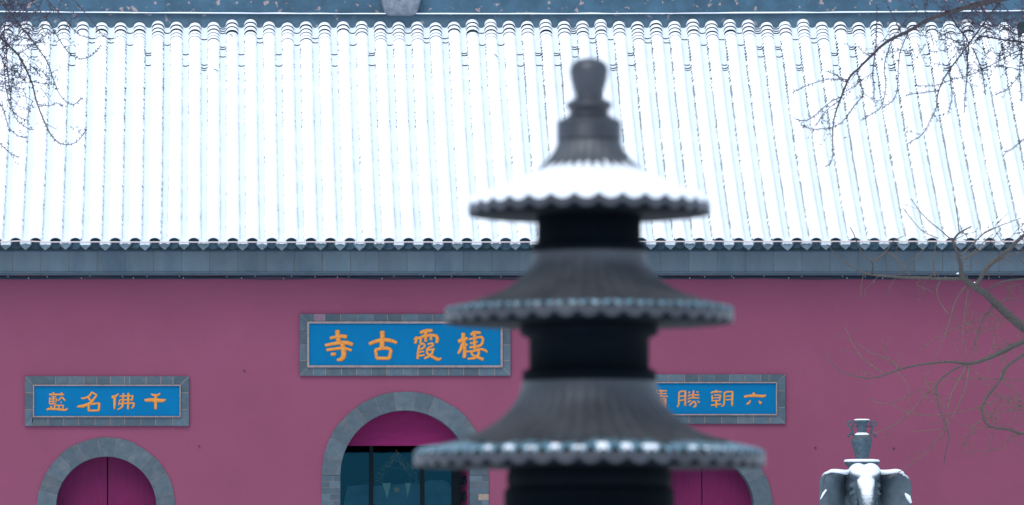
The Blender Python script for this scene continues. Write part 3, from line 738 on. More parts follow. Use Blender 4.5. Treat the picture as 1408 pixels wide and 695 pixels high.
# ------------------------------------------------------------------ bronze censer in the foreground
YB_ = 18.0; K18 = YB_/F
BX = (810-CX)/F*YB_
zb_ = lambda py: EYE+(CY-py)*K18
censer = empty('bronze_censer', 'tall dark bronze censer with three fluted pagoda roofs in the out of focus foreground', 'censer', loc=(BX, YB_, 0))
def lathe(name, prof_, m_, nseg=96, lobes=0, amp=None, parent=None, phase=0.0, close=True):
    """prof_: (radius px, y px); amp: flute depth in px for every profile point (pulls the surface down between cusps)"""
    v = []; f = []; L_ = len(prof_)
    for i, (r_, py) in enumerate(prof_):
        A = amp[i] if amp else 0
        for k in range(nseg):
            th = 2*math.pi*k/nseg+phase
            dip = A*(abs(math.sin(lobes*th/2))**.85) if lobes else 0
            rr = r_
            v.append((rr*K18*math.sin(th), -rr*K18*math.cos(th), zb_(py+dip)))
    for i in range(L_-1):
        for k in range(nseg):
            a0 = i*nseg+k; a1 = i*nseg+(k+1) % nseg; f.append((a0, a1, a1+nseg, a0+nseg))
    if close:
        f.append(tuple(range(nseg))); f.append(tuple((L_-1)*nseg+k for k in range(nseg-1, -1, -1)))
    o = pyd(name, v, f, m_, parent, True); fixn(o); return o
def interp(p, n_):
    return smooth_path(p, n_)
fin = interp([(0.5, 80), (9, 80.8), (17, 83.2), (23.5, 88.5), (26.4, 96), (26, 104), (24, 114), (21, 125), (19, 131), (19.5, 135)], 4)
lathe('finial', fin, 'metal', 64, parent=censer)
lathe('finial_collar', interp([(18.5, 133), (22, 137), (28.5, 140), (32, 144), (31.6, 147), (28, 152), (26.5, 156)], 4), 'metal', 64, parent=censer)
lathe('roof_drum', interp([(25.5, 154.5), (30, 160), (39, 165), (43.5, 168), (44.3, 171)], 4)+[(44.3, 175), (43.2, 176), (43.2, 177), (44.5, 178), (44.5, 183), (43.4, 184), (43.4, 185.5), (44.5, 186.5), (44.5, 192), (42, 193.5)], 'metal', 96, parent=censer)
def tier(roofp, lobes, A, rim_h, body_r, snow=None):
    p = interp(roofp, 4); R_ = p[-1][0]; r0 = p[0][0]
    amp = [A*(.26+.74*((r_-r0)/(R_-r0))**1.0) for r_, _ in p]
    yr = p[-1][1]
    # the roof sheet, its hanging lobed rim and the underside
    full = list(p)+[(R_+.8, yr+1.0), (R_+.8, yr+rim_h-1), (R_-.6, yr+rim_h), (R_-8, yr+rim_h-.5), (body_r+(R_-body_r)*.5, yr+rim_h-3), (body_r-4, yr+rim_h-6)]
    a2 = amp+[A, A, A, A*.8, A*.4, 0]
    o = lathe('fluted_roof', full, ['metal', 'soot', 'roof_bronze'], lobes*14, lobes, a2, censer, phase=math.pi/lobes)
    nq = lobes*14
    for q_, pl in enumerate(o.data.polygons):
        pl.material_index = 1 if q_//nq >= len(p)+2 else (2 if q_//nq < len(p)-1 else 0)  # underside blackened: shade below the eave is put in its colour
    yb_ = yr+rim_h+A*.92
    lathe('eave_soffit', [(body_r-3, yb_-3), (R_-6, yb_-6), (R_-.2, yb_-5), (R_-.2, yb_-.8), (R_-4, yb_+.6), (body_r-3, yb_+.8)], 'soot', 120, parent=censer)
    return p, amp
p1, a1 = tier([(43, 192.5), (46, 203), (52, 213), (62, 224), (76, 236), (96, 249), (120, 260), (145, 269), (165, 275)], 32, 8, 13.5, 70)
p2, a2 = tier([(78, 345), (80, 360), (87, 373), (99, 386), (117, 398), (139, 407), (165, 415.5), (185, 420.5), (197, 423)], 40, 8, 14.5, 94)
p3, a3 = tier([(91, 522), (95, 539), (105, 558), (124, 577), (148, 592), (174, 602.5), (205, 611), (225, 616), (240, 619.5)], 46, 8.5, 14.5, 111)
M['ice'] = mat('thin_wet_ice', (.12, .23, .29), .3, var=.15, scale=20, spec=.6)  # colour of the rim ice and of sky glints on the lowest roof
def glint_patches(name, p, amp, lobes, tail, m_, keep, drop=(.02, .10), wid=.40, lift=1.0):
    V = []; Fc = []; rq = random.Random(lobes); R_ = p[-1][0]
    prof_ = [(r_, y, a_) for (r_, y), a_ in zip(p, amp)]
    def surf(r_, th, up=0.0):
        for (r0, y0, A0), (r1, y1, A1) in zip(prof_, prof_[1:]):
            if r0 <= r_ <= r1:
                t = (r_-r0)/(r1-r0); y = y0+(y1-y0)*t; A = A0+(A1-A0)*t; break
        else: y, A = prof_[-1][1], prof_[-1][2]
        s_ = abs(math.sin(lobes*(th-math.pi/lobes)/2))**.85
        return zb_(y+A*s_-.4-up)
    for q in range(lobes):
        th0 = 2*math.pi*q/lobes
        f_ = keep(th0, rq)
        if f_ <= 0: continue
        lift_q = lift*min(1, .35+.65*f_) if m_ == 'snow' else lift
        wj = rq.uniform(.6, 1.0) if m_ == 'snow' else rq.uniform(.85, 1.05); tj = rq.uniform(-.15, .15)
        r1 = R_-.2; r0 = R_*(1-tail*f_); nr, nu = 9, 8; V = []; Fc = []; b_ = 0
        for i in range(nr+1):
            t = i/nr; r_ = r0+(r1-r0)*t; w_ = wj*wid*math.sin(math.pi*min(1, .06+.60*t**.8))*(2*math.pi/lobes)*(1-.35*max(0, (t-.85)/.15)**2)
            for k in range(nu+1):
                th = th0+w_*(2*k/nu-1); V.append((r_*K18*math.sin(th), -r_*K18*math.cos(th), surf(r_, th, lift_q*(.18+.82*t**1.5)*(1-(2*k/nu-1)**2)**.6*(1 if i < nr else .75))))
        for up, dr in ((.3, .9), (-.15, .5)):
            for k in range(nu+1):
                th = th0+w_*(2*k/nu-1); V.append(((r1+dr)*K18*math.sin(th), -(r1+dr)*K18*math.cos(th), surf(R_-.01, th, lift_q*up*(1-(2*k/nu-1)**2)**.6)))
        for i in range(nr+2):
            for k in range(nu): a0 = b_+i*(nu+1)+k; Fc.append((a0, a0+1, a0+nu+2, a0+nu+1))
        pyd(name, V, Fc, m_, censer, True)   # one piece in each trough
# snow lying on the top roof
def snow_ring(p, amp, lobes):
    v = []; f = []; nseg = lobes*14; ph = math.pi/lobes; sel = [(r_, y, a_) for (r_, y), a_ in zip(p, amp) if r_ > 57]
    nr = len(sel)
    for i, (r_, py, A) in enumerate(sel):
        for k in range(nseg):
            th = 2*math.pi*k/nseg+ph; s = abs(math.sin(lobes*th/2))**.85
            e = min(1, max(0, (r_-58-20*(1-s)-4*mnoise.noise(Vector((math.cos(th)*9, math.sin(th)*9, 0))))/24))
            h = 4.6*e**.8-1.0*(1-e)
            if i == nr-1: h = 3.6
            v.append(((r_)*K18*math.sin(th), -(r_)*K18*math.cos(th), zb_(py+A*s-h+.8*mnoise.noise(Vector((math.cos(th)*r_*.1, math.sin(th)*r_*.1, 2))))))
    r_, py, A = sel[-1]
    for hh, dr in ((1.0, 1.4), (-1.5, .6)):
        for k in range(nseg):
            th = 2*math.pi*k/nseg+ph; s = abs(math.sin(lobes*th/2))**.85
            v.append(((r_+dr)*K18*math.sin(th), -(r_+dr)*K18*math.cos(th), zb_(py+A*s-hh)))
    for i in range(nr+1):
        for k in range(nseg):
            a0 = i*nseg+k; a1_ = i*nseg+(k+1) % nseg; f.append((a0, a1_, a1_+nseg, a0+nseg))
    return fixn(pyd('roof_snow', v, f, 'snow', censer, True))
snow_ring(p1, a1, 32)
glint_patches('ice_film', p2, a2, 40, .055, 'ice', lambda th, q: .8+.3*q.random(), wid=.48, lift=7.5)
glint_patches('ice_film', p3, a3, 46, .26, 'ice', lambda th, q: .7+.5*q.random(), wid=.56, lift=8.5)  # lowest roof: pale patches stand in for its wet sky sheen
def front(th, q):
    e = abs((th+math.pi) % (2*math.pi)-math.pi+.06)
    return (1.25-e)*(.45+.9*q.random()) if e < .95 else (.15 if e < 1.2 else 0)
glint_patches('snow_remnant', p3, a3, 46, .16, 'snow', front, wid=.46, lift=12.5)  # white dabs imitate the sky highlight, largest toward the front
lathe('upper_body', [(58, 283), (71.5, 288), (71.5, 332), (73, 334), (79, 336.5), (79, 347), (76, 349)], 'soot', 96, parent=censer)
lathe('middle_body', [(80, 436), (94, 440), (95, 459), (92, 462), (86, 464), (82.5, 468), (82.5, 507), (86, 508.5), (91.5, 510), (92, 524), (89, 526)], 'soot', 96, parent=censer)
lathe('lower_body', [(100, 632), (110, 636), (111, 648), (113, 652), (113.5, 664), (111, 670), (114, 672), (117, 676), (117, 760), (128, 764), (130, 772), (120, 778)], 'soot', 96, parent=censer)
lathe('bowl', interp([(119, 777), (150, 782), (176, 800), (190, 840), (192, 880), (184, 930), (160, 975), (120, 1005), (60, 1018), (2, 1020)], 4), 'metal', 96, parent=censer)
for q in range(3):
    th = R(90+120*q); pts = []
    for r_, z in ((.36, .92), (.44, .70), (.45, .45), (.43, .22), (.47, .06), (.50, -.05)):
        pts.append(Vector((r_*math.cos(th), r_*math.sin(th), z)))
    pts = [Vector(p_) for p_ in smooth_path([tuple(p_) for p_ in pts], 4)]
    L_ = len(pts); o = tube('leg', pts, [.085-.035*math.sin(math.pi*i/(L_-1)) for i in range(L_)], 'metal', censer, n=14)
for s in (-1, 1):
    pts = [Vector((s*.50, 0, 1.42)), Vector((s*.62, 0, 1.46)), Vector((s*.68, 0, 1.58)), Vector((s*.66, 0, 1.72)), Vector((s*.60, 0, 1.76))]
    pts = [Vector(p_) for p_ in smooth_path([tuple(p_) for p_ in pts], 4)]
    tube('handle', pts, .032, 'metal', censer, n=10)

# ------------------------------------------------------------------ elephant statue
YS = 76.0; KS = YS/F
el = empty('elephant_statue', 'snow covered dark stone elephant carrying a two handled vase on its head', 'statue', loc=(P(1187, 0, YS).x, YS, 0))
E0 = Vector(el.location)
def L(px, py, dy=0.0): return Vector(((px-1187)*KS, dy, EYE+(CY-py)*KS))
bm = bmesh.new()
def ell(px, py, dy, rx, ry, rz, rot=0):
    r_ = bmesh.ops.create_icosphere(bm, subdivisions=3, radius=1)
    c_ = L(px, py, dy); ca, sa = math.cos(R(rot)), math.sin(R(rot))
    for vv in r_['verts']:
        x, y, z = vv.co.x*rx*KS, vv.co.y*ry, vv.co.z*rz*KS
        vv.co = Vector((x*ca-z*sa+c_.x, y+c_.y, x*sa+z*ca+c_.z))
ell(1187, 664, .10, 25, .36, 26)          # skull
ell(1178.5, 651, -.12, 14, .26, 14); ell(1195.5, 651, -.12, 14, .26, 14)   # twin domes of the brow
ell(1187, 656, -.16, 18, .22, 14); ell(1187, 684, 0, 21, .33, 22)            # cheeks
for s in (-1, 1):
    ell(1187+s*17.5, 668, -.18, 4.5, .09, 4.5, s*25)     # brow ridges
    ell(1187+s*18.5, 673, -.20, 3.2, .06, 2.6)        # eyes
    ell(1187+s*17.5, 679, -.19, 5.5, .08, 2.5, s*-20)
tr = [(664, -.20, 15), (674, -.30, 13.5), (684, -.38, 12), (695, -.43, 11), (707, -.46, 10), (720, -.46, 9), (735, -.44, 8), (750, -.42, 7), (765, -.42, 6.5), (778, -.46, 6), (786, -.54, 5.5)]
tr = smooth_path(tr, 4)
for py, dy, r_ in tr: ell(1187, py, dy, r_, r_*KS*1.05, r_*1.0)
ell(1187, 712, 1.0, 46, 1.05, 52)          # barrel of the body
ell(1187, 700, .35, 34, .5, 40)
for sx in (-1, 1):
    for dy in (.45, 1.55):
        for q in range(12):
            t = q/11; ell(1187+sx*27, 735+(806-735)*t, dy, 17-4*t+(3 if t > .9 else 0), .2-.04*t, 10)
for q in range(8): t = q/7; ell(1187, 690+70*t, 2.03+.08*t, 4-2*t, .05, 8)
me = bpy.data.meshes.new('body'); bm.to_mesh(me); bm.free()
body = link('body', me, 'statue', el)
rm = body.modifiers.new('r', 'REMESH'); rm.mode = 'VOXEL'; rm.voxel_size = .018
sm = body.modifiers.new('s', 'SMOOTH'); sm.iterations = 4; sm.factor = .6
dg = bpy.context.evaluated_depsgraph_get(); me2 = bpy.data.meshes.new_from_object(body.evaluated_get(dg)); body.modifiers.clear(); body.data = me2
for p_ in me2.polygons: p_.use_smooth = True
at = me2.attributes.new('brow', 'FLOAT', 'POINT')
for i, vv in enumerate(me2.vertices):
    x = vv.co.x/KS; py = CY-(vv.co.z-EYE)/KS
    if vv.co.y < .1 and py < 800:
        wd = 22 if py < 652 else max(9, 22-(py-652)*.62)
        val = (1.1 if py < 662 else .62)*math.exp(-(x/wd)**4)*(1 if py < 668 else max(.55, 1-(py-668)/60))
    else: val = 0
    if 12 < abs(x) < 26 and 661 < py < 700 and vv.co.y < .1: val = -.8*min(1, (abs(x)-12)/3)
    at.data[i].value = val
def ear(s):
    # rows from the top of the ear to its lobe: root point, outer point
    rows = [((1167, 650), (1141, 647.5), 0), ((1165.5, 655), (1131, 652), 1), ((1164.5, 663), (1126, 661), 2), ((1164, 673), (1124.5, 674), 3), ((1164, 684), (1125, 688), 4), ((1165, 696), (1128, 702), 5), ((1167, 708), (1136, 716), 6), ((1170, 718), (1150, 724), 7)]
    v = []; f = []; nu = 14
    rows = smooth_path([(a_[0], a_[1], b_[0], b_[1], q) for a_, b_, q in rows], 3)
    nv = len(rows)
    for j, (ax, ay, bx, by, q) in enumerate(rows):
        for i in range(nu+1):
            u = i/nu; px = ax+(bx-ax)*u-1.5*math.sin(math.pi*u)*(q > 1.5); py = ay+(by-ay)*u
            dy = .16-.46*math.sin(u*math.pi*.62)*(1-.25*q/7)+.14*u*u
            dy += .05*math.sin(u*9+q*.8)*u            # soft folds
            top = max(0, 1-q/1.4)
            dy -= .10*top*math.sin(math.pi*min(1, u*1.1)); py -= -1.5*top*math.sin(math.pi*u)  # rolled upper edge
            if u > .9: dy -= .05*(u-.9)*10
            if s > 0: px = 2*1187-px+(2 if u > .5 else 0); py += 3.5*u
            v.append(L(px, py, dy))
    for j in range(nv-1):
        for i in range(nu):
            a0 = j*(nu+1)+i; q_ = (a0, a0+1, a0+nu+2, a0+nu+1); f.append(q_ if s > 0 else q_[::-1])
    o = pyd('ear', v, f, 'statue', el, True)
    md = o.modifiers.new('t', 'SOLIDIFY'); md.thickness = .07; md.offset = 0
    md = o.modifiers.new('b', 'SUBSURF'); md.levels = 1; md.render_levels = 1
ear(-1); ear(1)
for s in (-1, 1):
    eb = [L(1187+s*19.6, 672.5, -.235)+Vector((.0, -.015*q, 0)) for q in range(3)]
    tube('eye', eb, [.022, .024, .012], 'iron', el, n=12)
    # roll of snow along the top edge of each ear
    pts = smooth_path([(17, 649, -.02, 3.6), (25, 650.5, -.14, 3.4), (34, 650, -.28, 3.2), (42, 648.8, -.30, 2.6), (48+2*(s > 0), 649.2+(1.5 if s > 0 else 0), -.24, 2.2), (54, 653+(2.5 if s > 0 else 0), -.16, .8)], 4)
    V = [L(1187+s*a_, b_-.6, c_) for a_, b_, c_, r_ in pts]; tube('ear_snow', V, [r_*KS for *_, r_ in pts], 'snow', el, n=10, flat=1.6)
    # patch of snow caught low in the ear
    a_, b_ = (59, 679) if s < 0 else (61, 684)
    pts = [L(1187+s*(a_-6), b_-5, -.20), L(1187+s*(a_-2), b_, -.22), L(1187+s*(a_+2), b_+8, -.20)]
    tube('ear_snow', pts, [1.2*KS, (3.4 if s > 0 else 1.6)*KS, (1.8 if s > 0 else .8)*KS], 'snow', el, n=8)
    # tusks
    tk = smooth_path([(12, 690, -.28), (16, 702, -.36), (19, 716, -.46), (20, 728, -.60), (18, 734, -.74)], 4)
    tube('tusk', [L(1187+s*x, y, z) for x, y, z in tk], [3.6*KS*(1-.75*i/(len(tk)-1)) for i in range(len(tk))], 'granite', el, n=10)
# lotus pad
def elathe(name, prof_, m_, parent, nseg=64, lob=0, A=0, dy=.17):
    v = []; f = []
    for r_, py in prof_:
        for k in range(nseg):
            th = 2*math.pi*k/nseg; rr = r_*(1+A*abs(math.sin(lob*th/2)))*KS if lob else r_*KS
            c_ = L(1187, py, dy); v.append((c_.x+rr*math.sin(th), c_.y-rr*math.cos(th), c_.z))
    L_ = len(prof_)
    for i in range(L_-1):
        for k in range(nseg): f.append((i*nseg+k, i*nseg+(k+1) % nseg, (i+1)*nseg+(k+1) % nseg, (i+1)*nseg+k))
    f.append(tuple(range(nseg))); f.append(tuple((L_-1)*nseg+k for k in range(nseg-1, -1, -1)))
    return fixn(pyd(name, v, f, m_, parent, True))
elathe('lotus_pad', [(21, 633.2), (23, 634), (22.6, 637.5), (20, 640), (18, 643)], 'granite', el, 96, 14, .05, .17)
elathe('pad_snow', [(1, 631.2), (16, 631.4), (22, 632.0), (23.6, 633.4), (23, 635.2)], 'snow', el, 96, 14, .05, .17)
vase = elathe('vase', smooth_path([(10.4, 577.2), (11, 578.6), (10.4, 580.4), (8, 582.6), (6.4, 586), (6.2, 591), (6.8, 595.5), (9.5, 597.8), (12.6, 600.5), (13.9, 605), (13.4, 611), (11.5, 619), (9.3, 626.5), (8.5, 632)], 4), 'granite', el, 48)
for s in (-1, 1):
    base = [(7.5, 596), (11, 598), (14, 595.5), (13, 592), (16, 589), (14.5, 585.5), (12, 583), (14, 580.5), (18, 579.5), (20.5, 583), (17.5, 585.5)]
    pts = smooth_path([(x, y, 0) for x, y in base], 3); o = tube('handle', [L(1187+s*x*.98, y, .17) for x, y, _ in pts], .016, 'granite', vase, n=8)
    pts = [(14, 595.5), (18, 597.5), (20, 600), (17.5, 600.8)]; tube('handle', [L(1187+s*x, y, .17) for x, y in pts], .016, 'granite', vase, n=8)
    pts = [(6.5, 586.5), (10, 586), (14, 588)]; tube('handle', [L(1187+s*x, y, .17) for x, y in pts], .010, 'granite', vase, n=8)
elathe('vase_snow', [(1, 575.9), (8, 576), (10.8, 576.8), (11, 577.8)], 'snow', el, 48)
elathe('vase_snow', [(6.2, 594.6), (8.2, 595.8), (10.2, 597.2), (9.9, 598.4)], 'snow', el, 48)
ped = [('pedestal', .95, .85, 0, .10), ('pedestal', .82, .75, .101, .95), ('pedestal', .92, .84, .951, 1.16)]
for nm, hx, hy, z0, z1 in ped: box(nm, -hx, hx, -.55+.0, 2.25, z0, z1, 'granite', el, bevel=.01)

# ------------------------------------------------------------------ bare trees
def mk_tree(label, Yb, mains, seed, spur, twigmat, trunk_px, trunk_r, extra=None, spurlen=3.5, twig_p=.05, twig_len=(14, 34), lim=None):
    rnd = random.Random(seed)
    Yf = lambda x, y: Yb+.9*math.sin(x/70+seed)+.7*math.cos(y/55+seed)
    T = lambda x, y: P(x, y, Yf(x, y))
    root = empty('bare_tree', label, 'tree', loc=(T(*trunk_px[0]).x, Yb, 0))
    def add(name, V, Fc, m_):
        o = pyd(name, V, Fc, m_, root, True); o.location = -root.location; return o
    pts = [T(x, y) for x, y in trunk_px]; pts[0].z = -.1
    V, Fc = tube_geo(pts, trunk_r, 14); add('trunk', V, Fc, 'bark')
    Vt, Ft = [], []
    def twig(x, y, ang, ln, r_, depth):
        nst = max(4, int(ln/4)); pp = [(x, y)]; a_ = ang
        curl = rnd.uniform(-.10, .10)
        for q in range(nst):
            a_ += curl+rnd.uniform(-.13, .13); x += math.cos(a_)*ln/nst; y += math.sin(a_)*ln/nst; pp.append((x, y))
        if lim and not lim(pp[-1][0], pp[-1][1]): return
        k = YbS = Yb/F
        tube_geo([T(a, b_) for a, b_ in pp], [r_*k*(1-.6*i/nst) for i in range(nst+1)], 5, 1, Vt, Ft)
        spurs(pp, .55*spur)
        if depth > 0:
            for q in range(1, nst):
                if rnd.random() < .16: twig(pp[q][0], pp[q][1], a_+rnd.choice((-1, 1))*rnd.uniform(.4, 1.1), ln*rnd.uniform(.4, .7), r_*.8, depth-1)
    def spurs(pp, p_):
        k = Yb/F
        for (ax, ay), (bx, by) in zip(pp, pp[1:]):
            L_ = math.hypot(bx-ax, by-ay); nsp = int(L_/2.6+rnd.random())
            for q in range(nsp):
                if rnd.random() > p_: continue
                t = rnd.random(); x = ax+(bx-ax)*t; y = ay+(by-ay)*t; a_ = math.atan2(by-ay, bx-ax)+rnd.choice((-1, 1))*rnd.uniform(.8, 1.5)
                ln = rnd.uniform(.4, 1)*spurlen; c0 = T(x, y); c1 = T(x+math.cos(a_)*ln, y+math.sin(a_)*ln); c1.y += rnd.uniform(-.03, .03)
                tube_geo([c0, c1], [.34*k, .62*k], 4, 1, Vt, Ft)
    for pl in mains:
        pp = smooth_path(pl, 5); k = Yb/F
        # small natural wobble
        pp = [(x+.5*mnoise.noise(Vector((x*.15, y*.15, seed))), y+.5*mnoise.noise(Vector((x*.15, y*.15, seed+9))), r_) for x, y, r_ in pp]
        big = max(r_ for *_, r_ in pp) > 1.05
        V, Fc = tube_geo([T(x, y) for x, y, _ in pp], [max(r_*k*(.98 if spur > .6 else 1.02)*(.85 if r_ > 1.5 and spur > .6 else 1), .0052) for *_, r_ in pp], 8)
        add('branch', V, Fc, ('bark_dark' if twigmat == 'twig_dark' else 'bark') if big else twigmat)
        spurs([(x, y) for x, y, _ in pp], spur)
        for (ax, ay, ra), (bx, by, _) in zip(pp, pp[1:]):
            if rnd.random() < twig_p*math.hypot(bx-ax, by-ay)/5:
                twig(ax, ay, math.atan2(by-ay, bx-ax)+rnd.choice((-1, 1))*rnd.uniform(.4, 1.2), rnd.uniform(*twig_len), min(.55, ra*.6), 1)
    if extra:
        for _ in range(extra[0]):
            x = rnd.triangular(extra[1], extra[2], extra[5]); y = rnd.uniform(extra[3], extra[4]); twig(x, y, rnd.uniform(0, 6.28), rnd.uniform(14, 38), .5, 1)
    o = add('twigs', Vt, Ft, twigmat); o['kind'] = 'stuff'
    return root
def B(s, r0, r1):
    pts = [tuple(float(q) for q in w_.split(',')) for w_ in s.split()]; n_ = len(pts)-1
    return [(x, y, r0+(r1-r0)*i/n_) for i, (x, y) in enumerate(pts)]
topright = [
    [(1480, -40, 7), (1400, -8, 5.6), (1344, 6, 4.6), (1310, 16, 3.8), (1279, 26, 3.1), (1253, 41, 2.7), (1219, 58, 2.3), (1197, 78, 2.0), (1180, 95, 1.8), (1168, 107, 1.7), (1157, 133, 1.25), (1148, 159, .95), (1145, 181, .8), (1145, 211, .6), (1142, 224, .45), (1134, 230, .35)],
    B('1168,110 1150,109 1135,110 1115,116 1090,127', .75, .3), B('1157,133 1140,142 1125,155 1112,165 1098,166', .7, .3), B('1155,138 1140,149 1130,160 1122,173', .5, .3),
    B('1178,97 1183,115 1187,130 1175,145 1165,160 1150,173 1120,178 1100,172', .9, .3), B('1204,70 1200,100 1202,120 1201,137', .9, .5), B('1227,53 1216,90 1218,115 1213,145 1200,156 1184,166', .7, .3),
    B('1250,43 1237,75 1234,120 1228,138 1215,147', .7, .35), B('1460,66 1402,58 1374,54 1346,49', 1.6, .9), B('1375,2 1353,32 1329,65 1305,97 1292,121 1288,140 1287,150 1279,166 1268,185 1246,199', 1.2, .35),
    B('1305,19 1318,39 1331,58 1330,86 1329,112 1327,130 1326,155', 1.1, .45), B('1305,97 1308,120 1309,135 1303,158', .8, .4), B('1338,66 1350,99 1355,130', .9, .45),
    B('1450,50 1402,69 1374,84 1340,101 1310,110 1284,118 1260,118', .8, .3), B('1366,91 1402,97 1387,121 1368,131', .6, .3), B('1440,170 1404,194 1391,206 1380,209', .7, .3), B('1292,125 1266,128 1245,131', .4, .3),
    B('1204,72 1205,40 1206,5', .9, .5), B('1240,48 1228,22 1218,2', .7, .4), B('1275,28 1272,12 1278,-4', .6, .4), B('1345,2 1362,25 1385,40 1404,72', .7, .4), B('1365,-4 1390,20 1402,48 1406,90', .8, .5),
    B('1344,6 1358,22 1372,36 1400,38', .8, .5), B('1305,18 1290,8 1280,-6', .7, .4), B('1225,56 1245,30 1262,14', .6, .35), B('1329,65 1300,50 1285,40', .6, .35), B('1197,78 1185,70 1180,64', .6, .4), B('1404,70 1402,100 1405,140', .7, .4),
    B('1165,115 1150,104 1136,98', .5, .3), B('1160,128 1175,118 1183,110', .5, .3)]
mk_tree('bare spurred tree whose long bough droops over the upper right of the snowy roof', 66, topright, 11, .85, 'twig_dark', [(1530, 900), (1525, 500), (1510, 150), (1500, -60), (1505, -300)], [.28, .24, .20, .16, .06], extra=(150, 1215, 1480, -10, 85, 1420), twig_p=.085)
topleft = [
    B('-40,10 0,52 25,76 41,107 45,118 50,139 60,165 71,187 82,197 94,199 107,194 118,180', 1.5, .3), B('-30,-30 11,14 27,35 46,58 63,82 70,98 75,114 84,133 99,144 114,135', 1.1, .3), B('35,-10 51,10 68,32 79,51 95,73 111,81 127,76 139,62', .8, .25),
    B('55,-12 70,6 87,24 101,41 111,49 123,52', .8, .3), B('95,-8 111,11 130,34 139,46 152,56', .7, .3), B('-20,30 5,50 10,90 14,130 20,160 38,177 47,178', .9, .3), B('-20,60 3,80 8,120 15,148 25,160 38,166', .9, .3),
    B('-20,110 4,150 12,175 25,187 38,190', .7, .3), B('-20,180 2,200 15,212 27,216', .6, .25), B('25,75 45,62 68,45', .7, .3), B('14,62 46,61 62,52', .6, .3), B('40,112 60,115 75,116', .5, .3), B('50,143 66,146 78,142 86,146', .4, .25),
    B('-30,5 20,8 34,6 40,-8', .9, .5), B('60,-10 52,14 30,26 10,40', .6, .35), B('-10,-20 8,10 4,60 10,100', .9, .5), B('110,20 97,28 90,40', .4, .3), B('85,-5 80,20 88,30', .5, .3)]
mk_tree('bare tree at the upper left with a dense knot of drooping twigs', 66, topleft, 23, .8, 'twig_dark', [(-130, 900), (-125, 500), (-110, 150), (-90, -60), (-95, -300)], [.28, .24, .18, .13, .05], extra=(125, -40, 66, -12, 140, 14), twig_p=.09, lim=lambda x, y: x < 165)
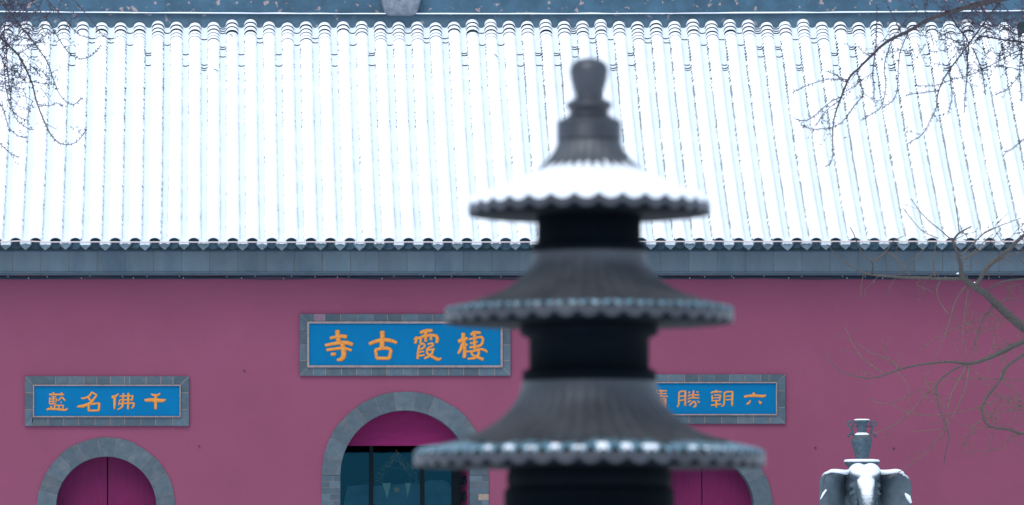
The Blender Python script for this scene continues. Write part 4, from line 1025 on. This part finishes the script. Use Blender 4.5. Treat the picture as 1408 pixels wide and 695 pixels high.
right = [
    [(1500, 520, 8.5), (1404, 448, 6.2), (1371, 420, 5.2), (1356, 405, 4.8), (1336, 392, 4.2), (1323, 380, 3.6), (1321, 366, 2.8), (1316.6, 349, 2.2), (1311, 333, 1.6), (1319, 321, 1.2), (1336, 311.5, .7)],
    B('1338,394 1346,387 1356,370 1373.5,355 1391,340 1404,327 1440,300', 3.0, 2.2), [(1327, 383, 2.6), (1303, 384, 2.3), (1275, 382.6, 2.1), (1240, 381.6, 1.9), (1209, 379, 1.6), (1194, 377, 1.4), (1183, 373, 1.1), (1165.6, 364, .8), (1150, 351, .65), (1137, 335.6, .5)],
    B('1198.5,377 1199.5,362 1187.5,351 1179,335.6 1174,322 1168,312', 1.3, .5), B('1200,361 1218,346.6 1227,333 1242,325', .9, .35), B('1221,346.6 1235.6,357.5 1251,379', .7, .6), B('1286,380 1284,370 1284,355 1287,333', 1.0, .5),
    B('1244,364 1258,354 1271,342', .4, .3), B('1187,378 1184,395 1183,410', .5, .4), B('1292.5,386 1288,399 1291,412 1303,431 1316,438', .9, .35), B('1311,333 1297,320 1271,298 1253,274', .9, .3), B('1290,328 1266,316 1242,287', .6, .25),
    B('1319,321 1316.6,298 1312,272', .7, .3), B('1318,355 1340.6,333 1358,318 1404,300', .9, .4), B('1320,359 1356,338 1376,314', .8, .35), B('1320,366 1340,345 1365,322', .7, .35), B('1358,368 1384,353 1402,347 1430,340', .8, .6), B('1356,401 1369,392 1386.6,386 1404,384 1430,380', 1.2, 1.0),
    B('1327.5,393 1319,405.6 1311,422 1303,451 1295,472.5 1286,494', .9, .4), B('1332,398 1328,420 1324,464 1334,494', .8, .4), B('1367,420 1351.6,439.7 1345,457 1337,483', 1.1, .5), B('1266,481 1290,463.7 1327.5,446 1351.6,439.7', .35, .6),
    B('1378,432 1370,450 1364,480 1358,492', .6, .35), B('1345,457 1370,450 1385,438', .5, .4), B('1371,420 1385,410 1402,414', .7, .4),
    [(1480, 440, 4.6), (1404, 471, 3.6), (1373.5, 486, 3.0), (1351.6, 495.5, 2.6), (1333, 500, 2.2), (1308, 498, 1.6), (1286, 499, 1.45), (1257.5, 503, 1.3), (1235.6, 508.6, 1.2), (1218, 515, 1.0), (1198.5, 520.6, .85), (1187.5, 519.5, .8), (1159, 513, .6), (1144, 500, .5), (1136, 485.6, .4)],
    B('1216,515 1187.5,494 1174,475 1162,450.6', .8, .45), B('1235.6,507 1222.5,494 1196,484.5 1179,472.5', .7, .3), B('1233.5,510 1244,523 1250,542.5 1246.6,558', .7, .35),
    B('1327.5,501 1305.6,512 1290,527 1287,540 1293,566 1301.5,587.5 1304.6,604.7 1299,626 1298,640', 1.3, .5), B('1330,503 1310,538 1303,562 1302,590', 1.0, .7), B('1332,503 1327.5,534 1314,564 1303.6,585 1295,596 1271,624 1239,648 1221,657', 1.0, .35),
    B('1288,529 1275,541 1252,566 1232,583 1202,596 1168,606', .9, .35), B('1194,549 1216,555.6 1240,549 1264,536 1286,525 1319,520.6 1373.5,521.7 1404,523', .4, .6),
    B('1440,460 1404,490 1384.4,505 1373.5,525 1356,547 1350,562 1352,572 1359.6,586 1390,592 1403,596 1430,602', 2.0, 1.1), B('1430,585 1403,596 1387.7,604.7 1377,621', 1.0, .5), B('1226,556 1247.5,567 1271,571 1299,570 1321,566 1351,559 1379,547 1404,552', .4, .6),
    B('1254,594 1277.7,591.8 1301,589.6', .35, .4), B('1317.6,582 1338,588.5 1360,588', .4, .5), B('1364,590 1360.7,615.5 1354,626', .5, .3), B('1420,555 1403,559 1381,566 1359.6,574', .6, .5), B('1346,621 1362,619 1377,616', .3, .3),
    B('1366,470 1380,500 1376,520 1390,535 1404,553', .7, .5), B('1404,545 1385,555 1360,570 1340,586 1325,612', .6, .3), B('1350,560 1366,580 1392,594', .8, .6), B('1286,377 1260,390 1284,402', .5, .3), B('1270,520 1285,545 1300,556', .5, .3), B('1262,535 1282,553 1303,562', .5, .4), B('1404,600 1380,585 1365,560 1350,556', .5, .4), B('1335,505 1350,520 1370,540 1404,565', .6, .4)]
mk_tree('bare brown tree in front of the wall at right beside the elephant statue', 73.5, right, 5, .42, 'twig', [(1560, 905), (1550, 650), (1530, 520), (1510, 400), (1520, 100)], [.26, .22, .19, .15, .05], extra=(60, 1290, 1450, 300, 600, 1400), spurlen=2.2, twig_p=.05, twig_len=(14, 40))
# a little snow caught in the forks of the right tree
for px, py, lab in ((1340, 392, 'small lump of snow caught in the main fork of the right tree'), (1318, 379, 'tiny lump of snow where the level branch leaves the right tree bough')):
    Yq = 73.5+.9*math.sin(px/70+5)+.7*math.cos(py/55+5)
    V, Fc = tube_geo([P(px-3, py-2.4, Yq), P(px, py-2.9, Yq), P(px+3, py-1.6, Yq)], [.008, .016, .008], 8); o = fixn(pyd('snow_clump', V, Fc, 'snow', None, True)); tag(o, lab, 'snow')
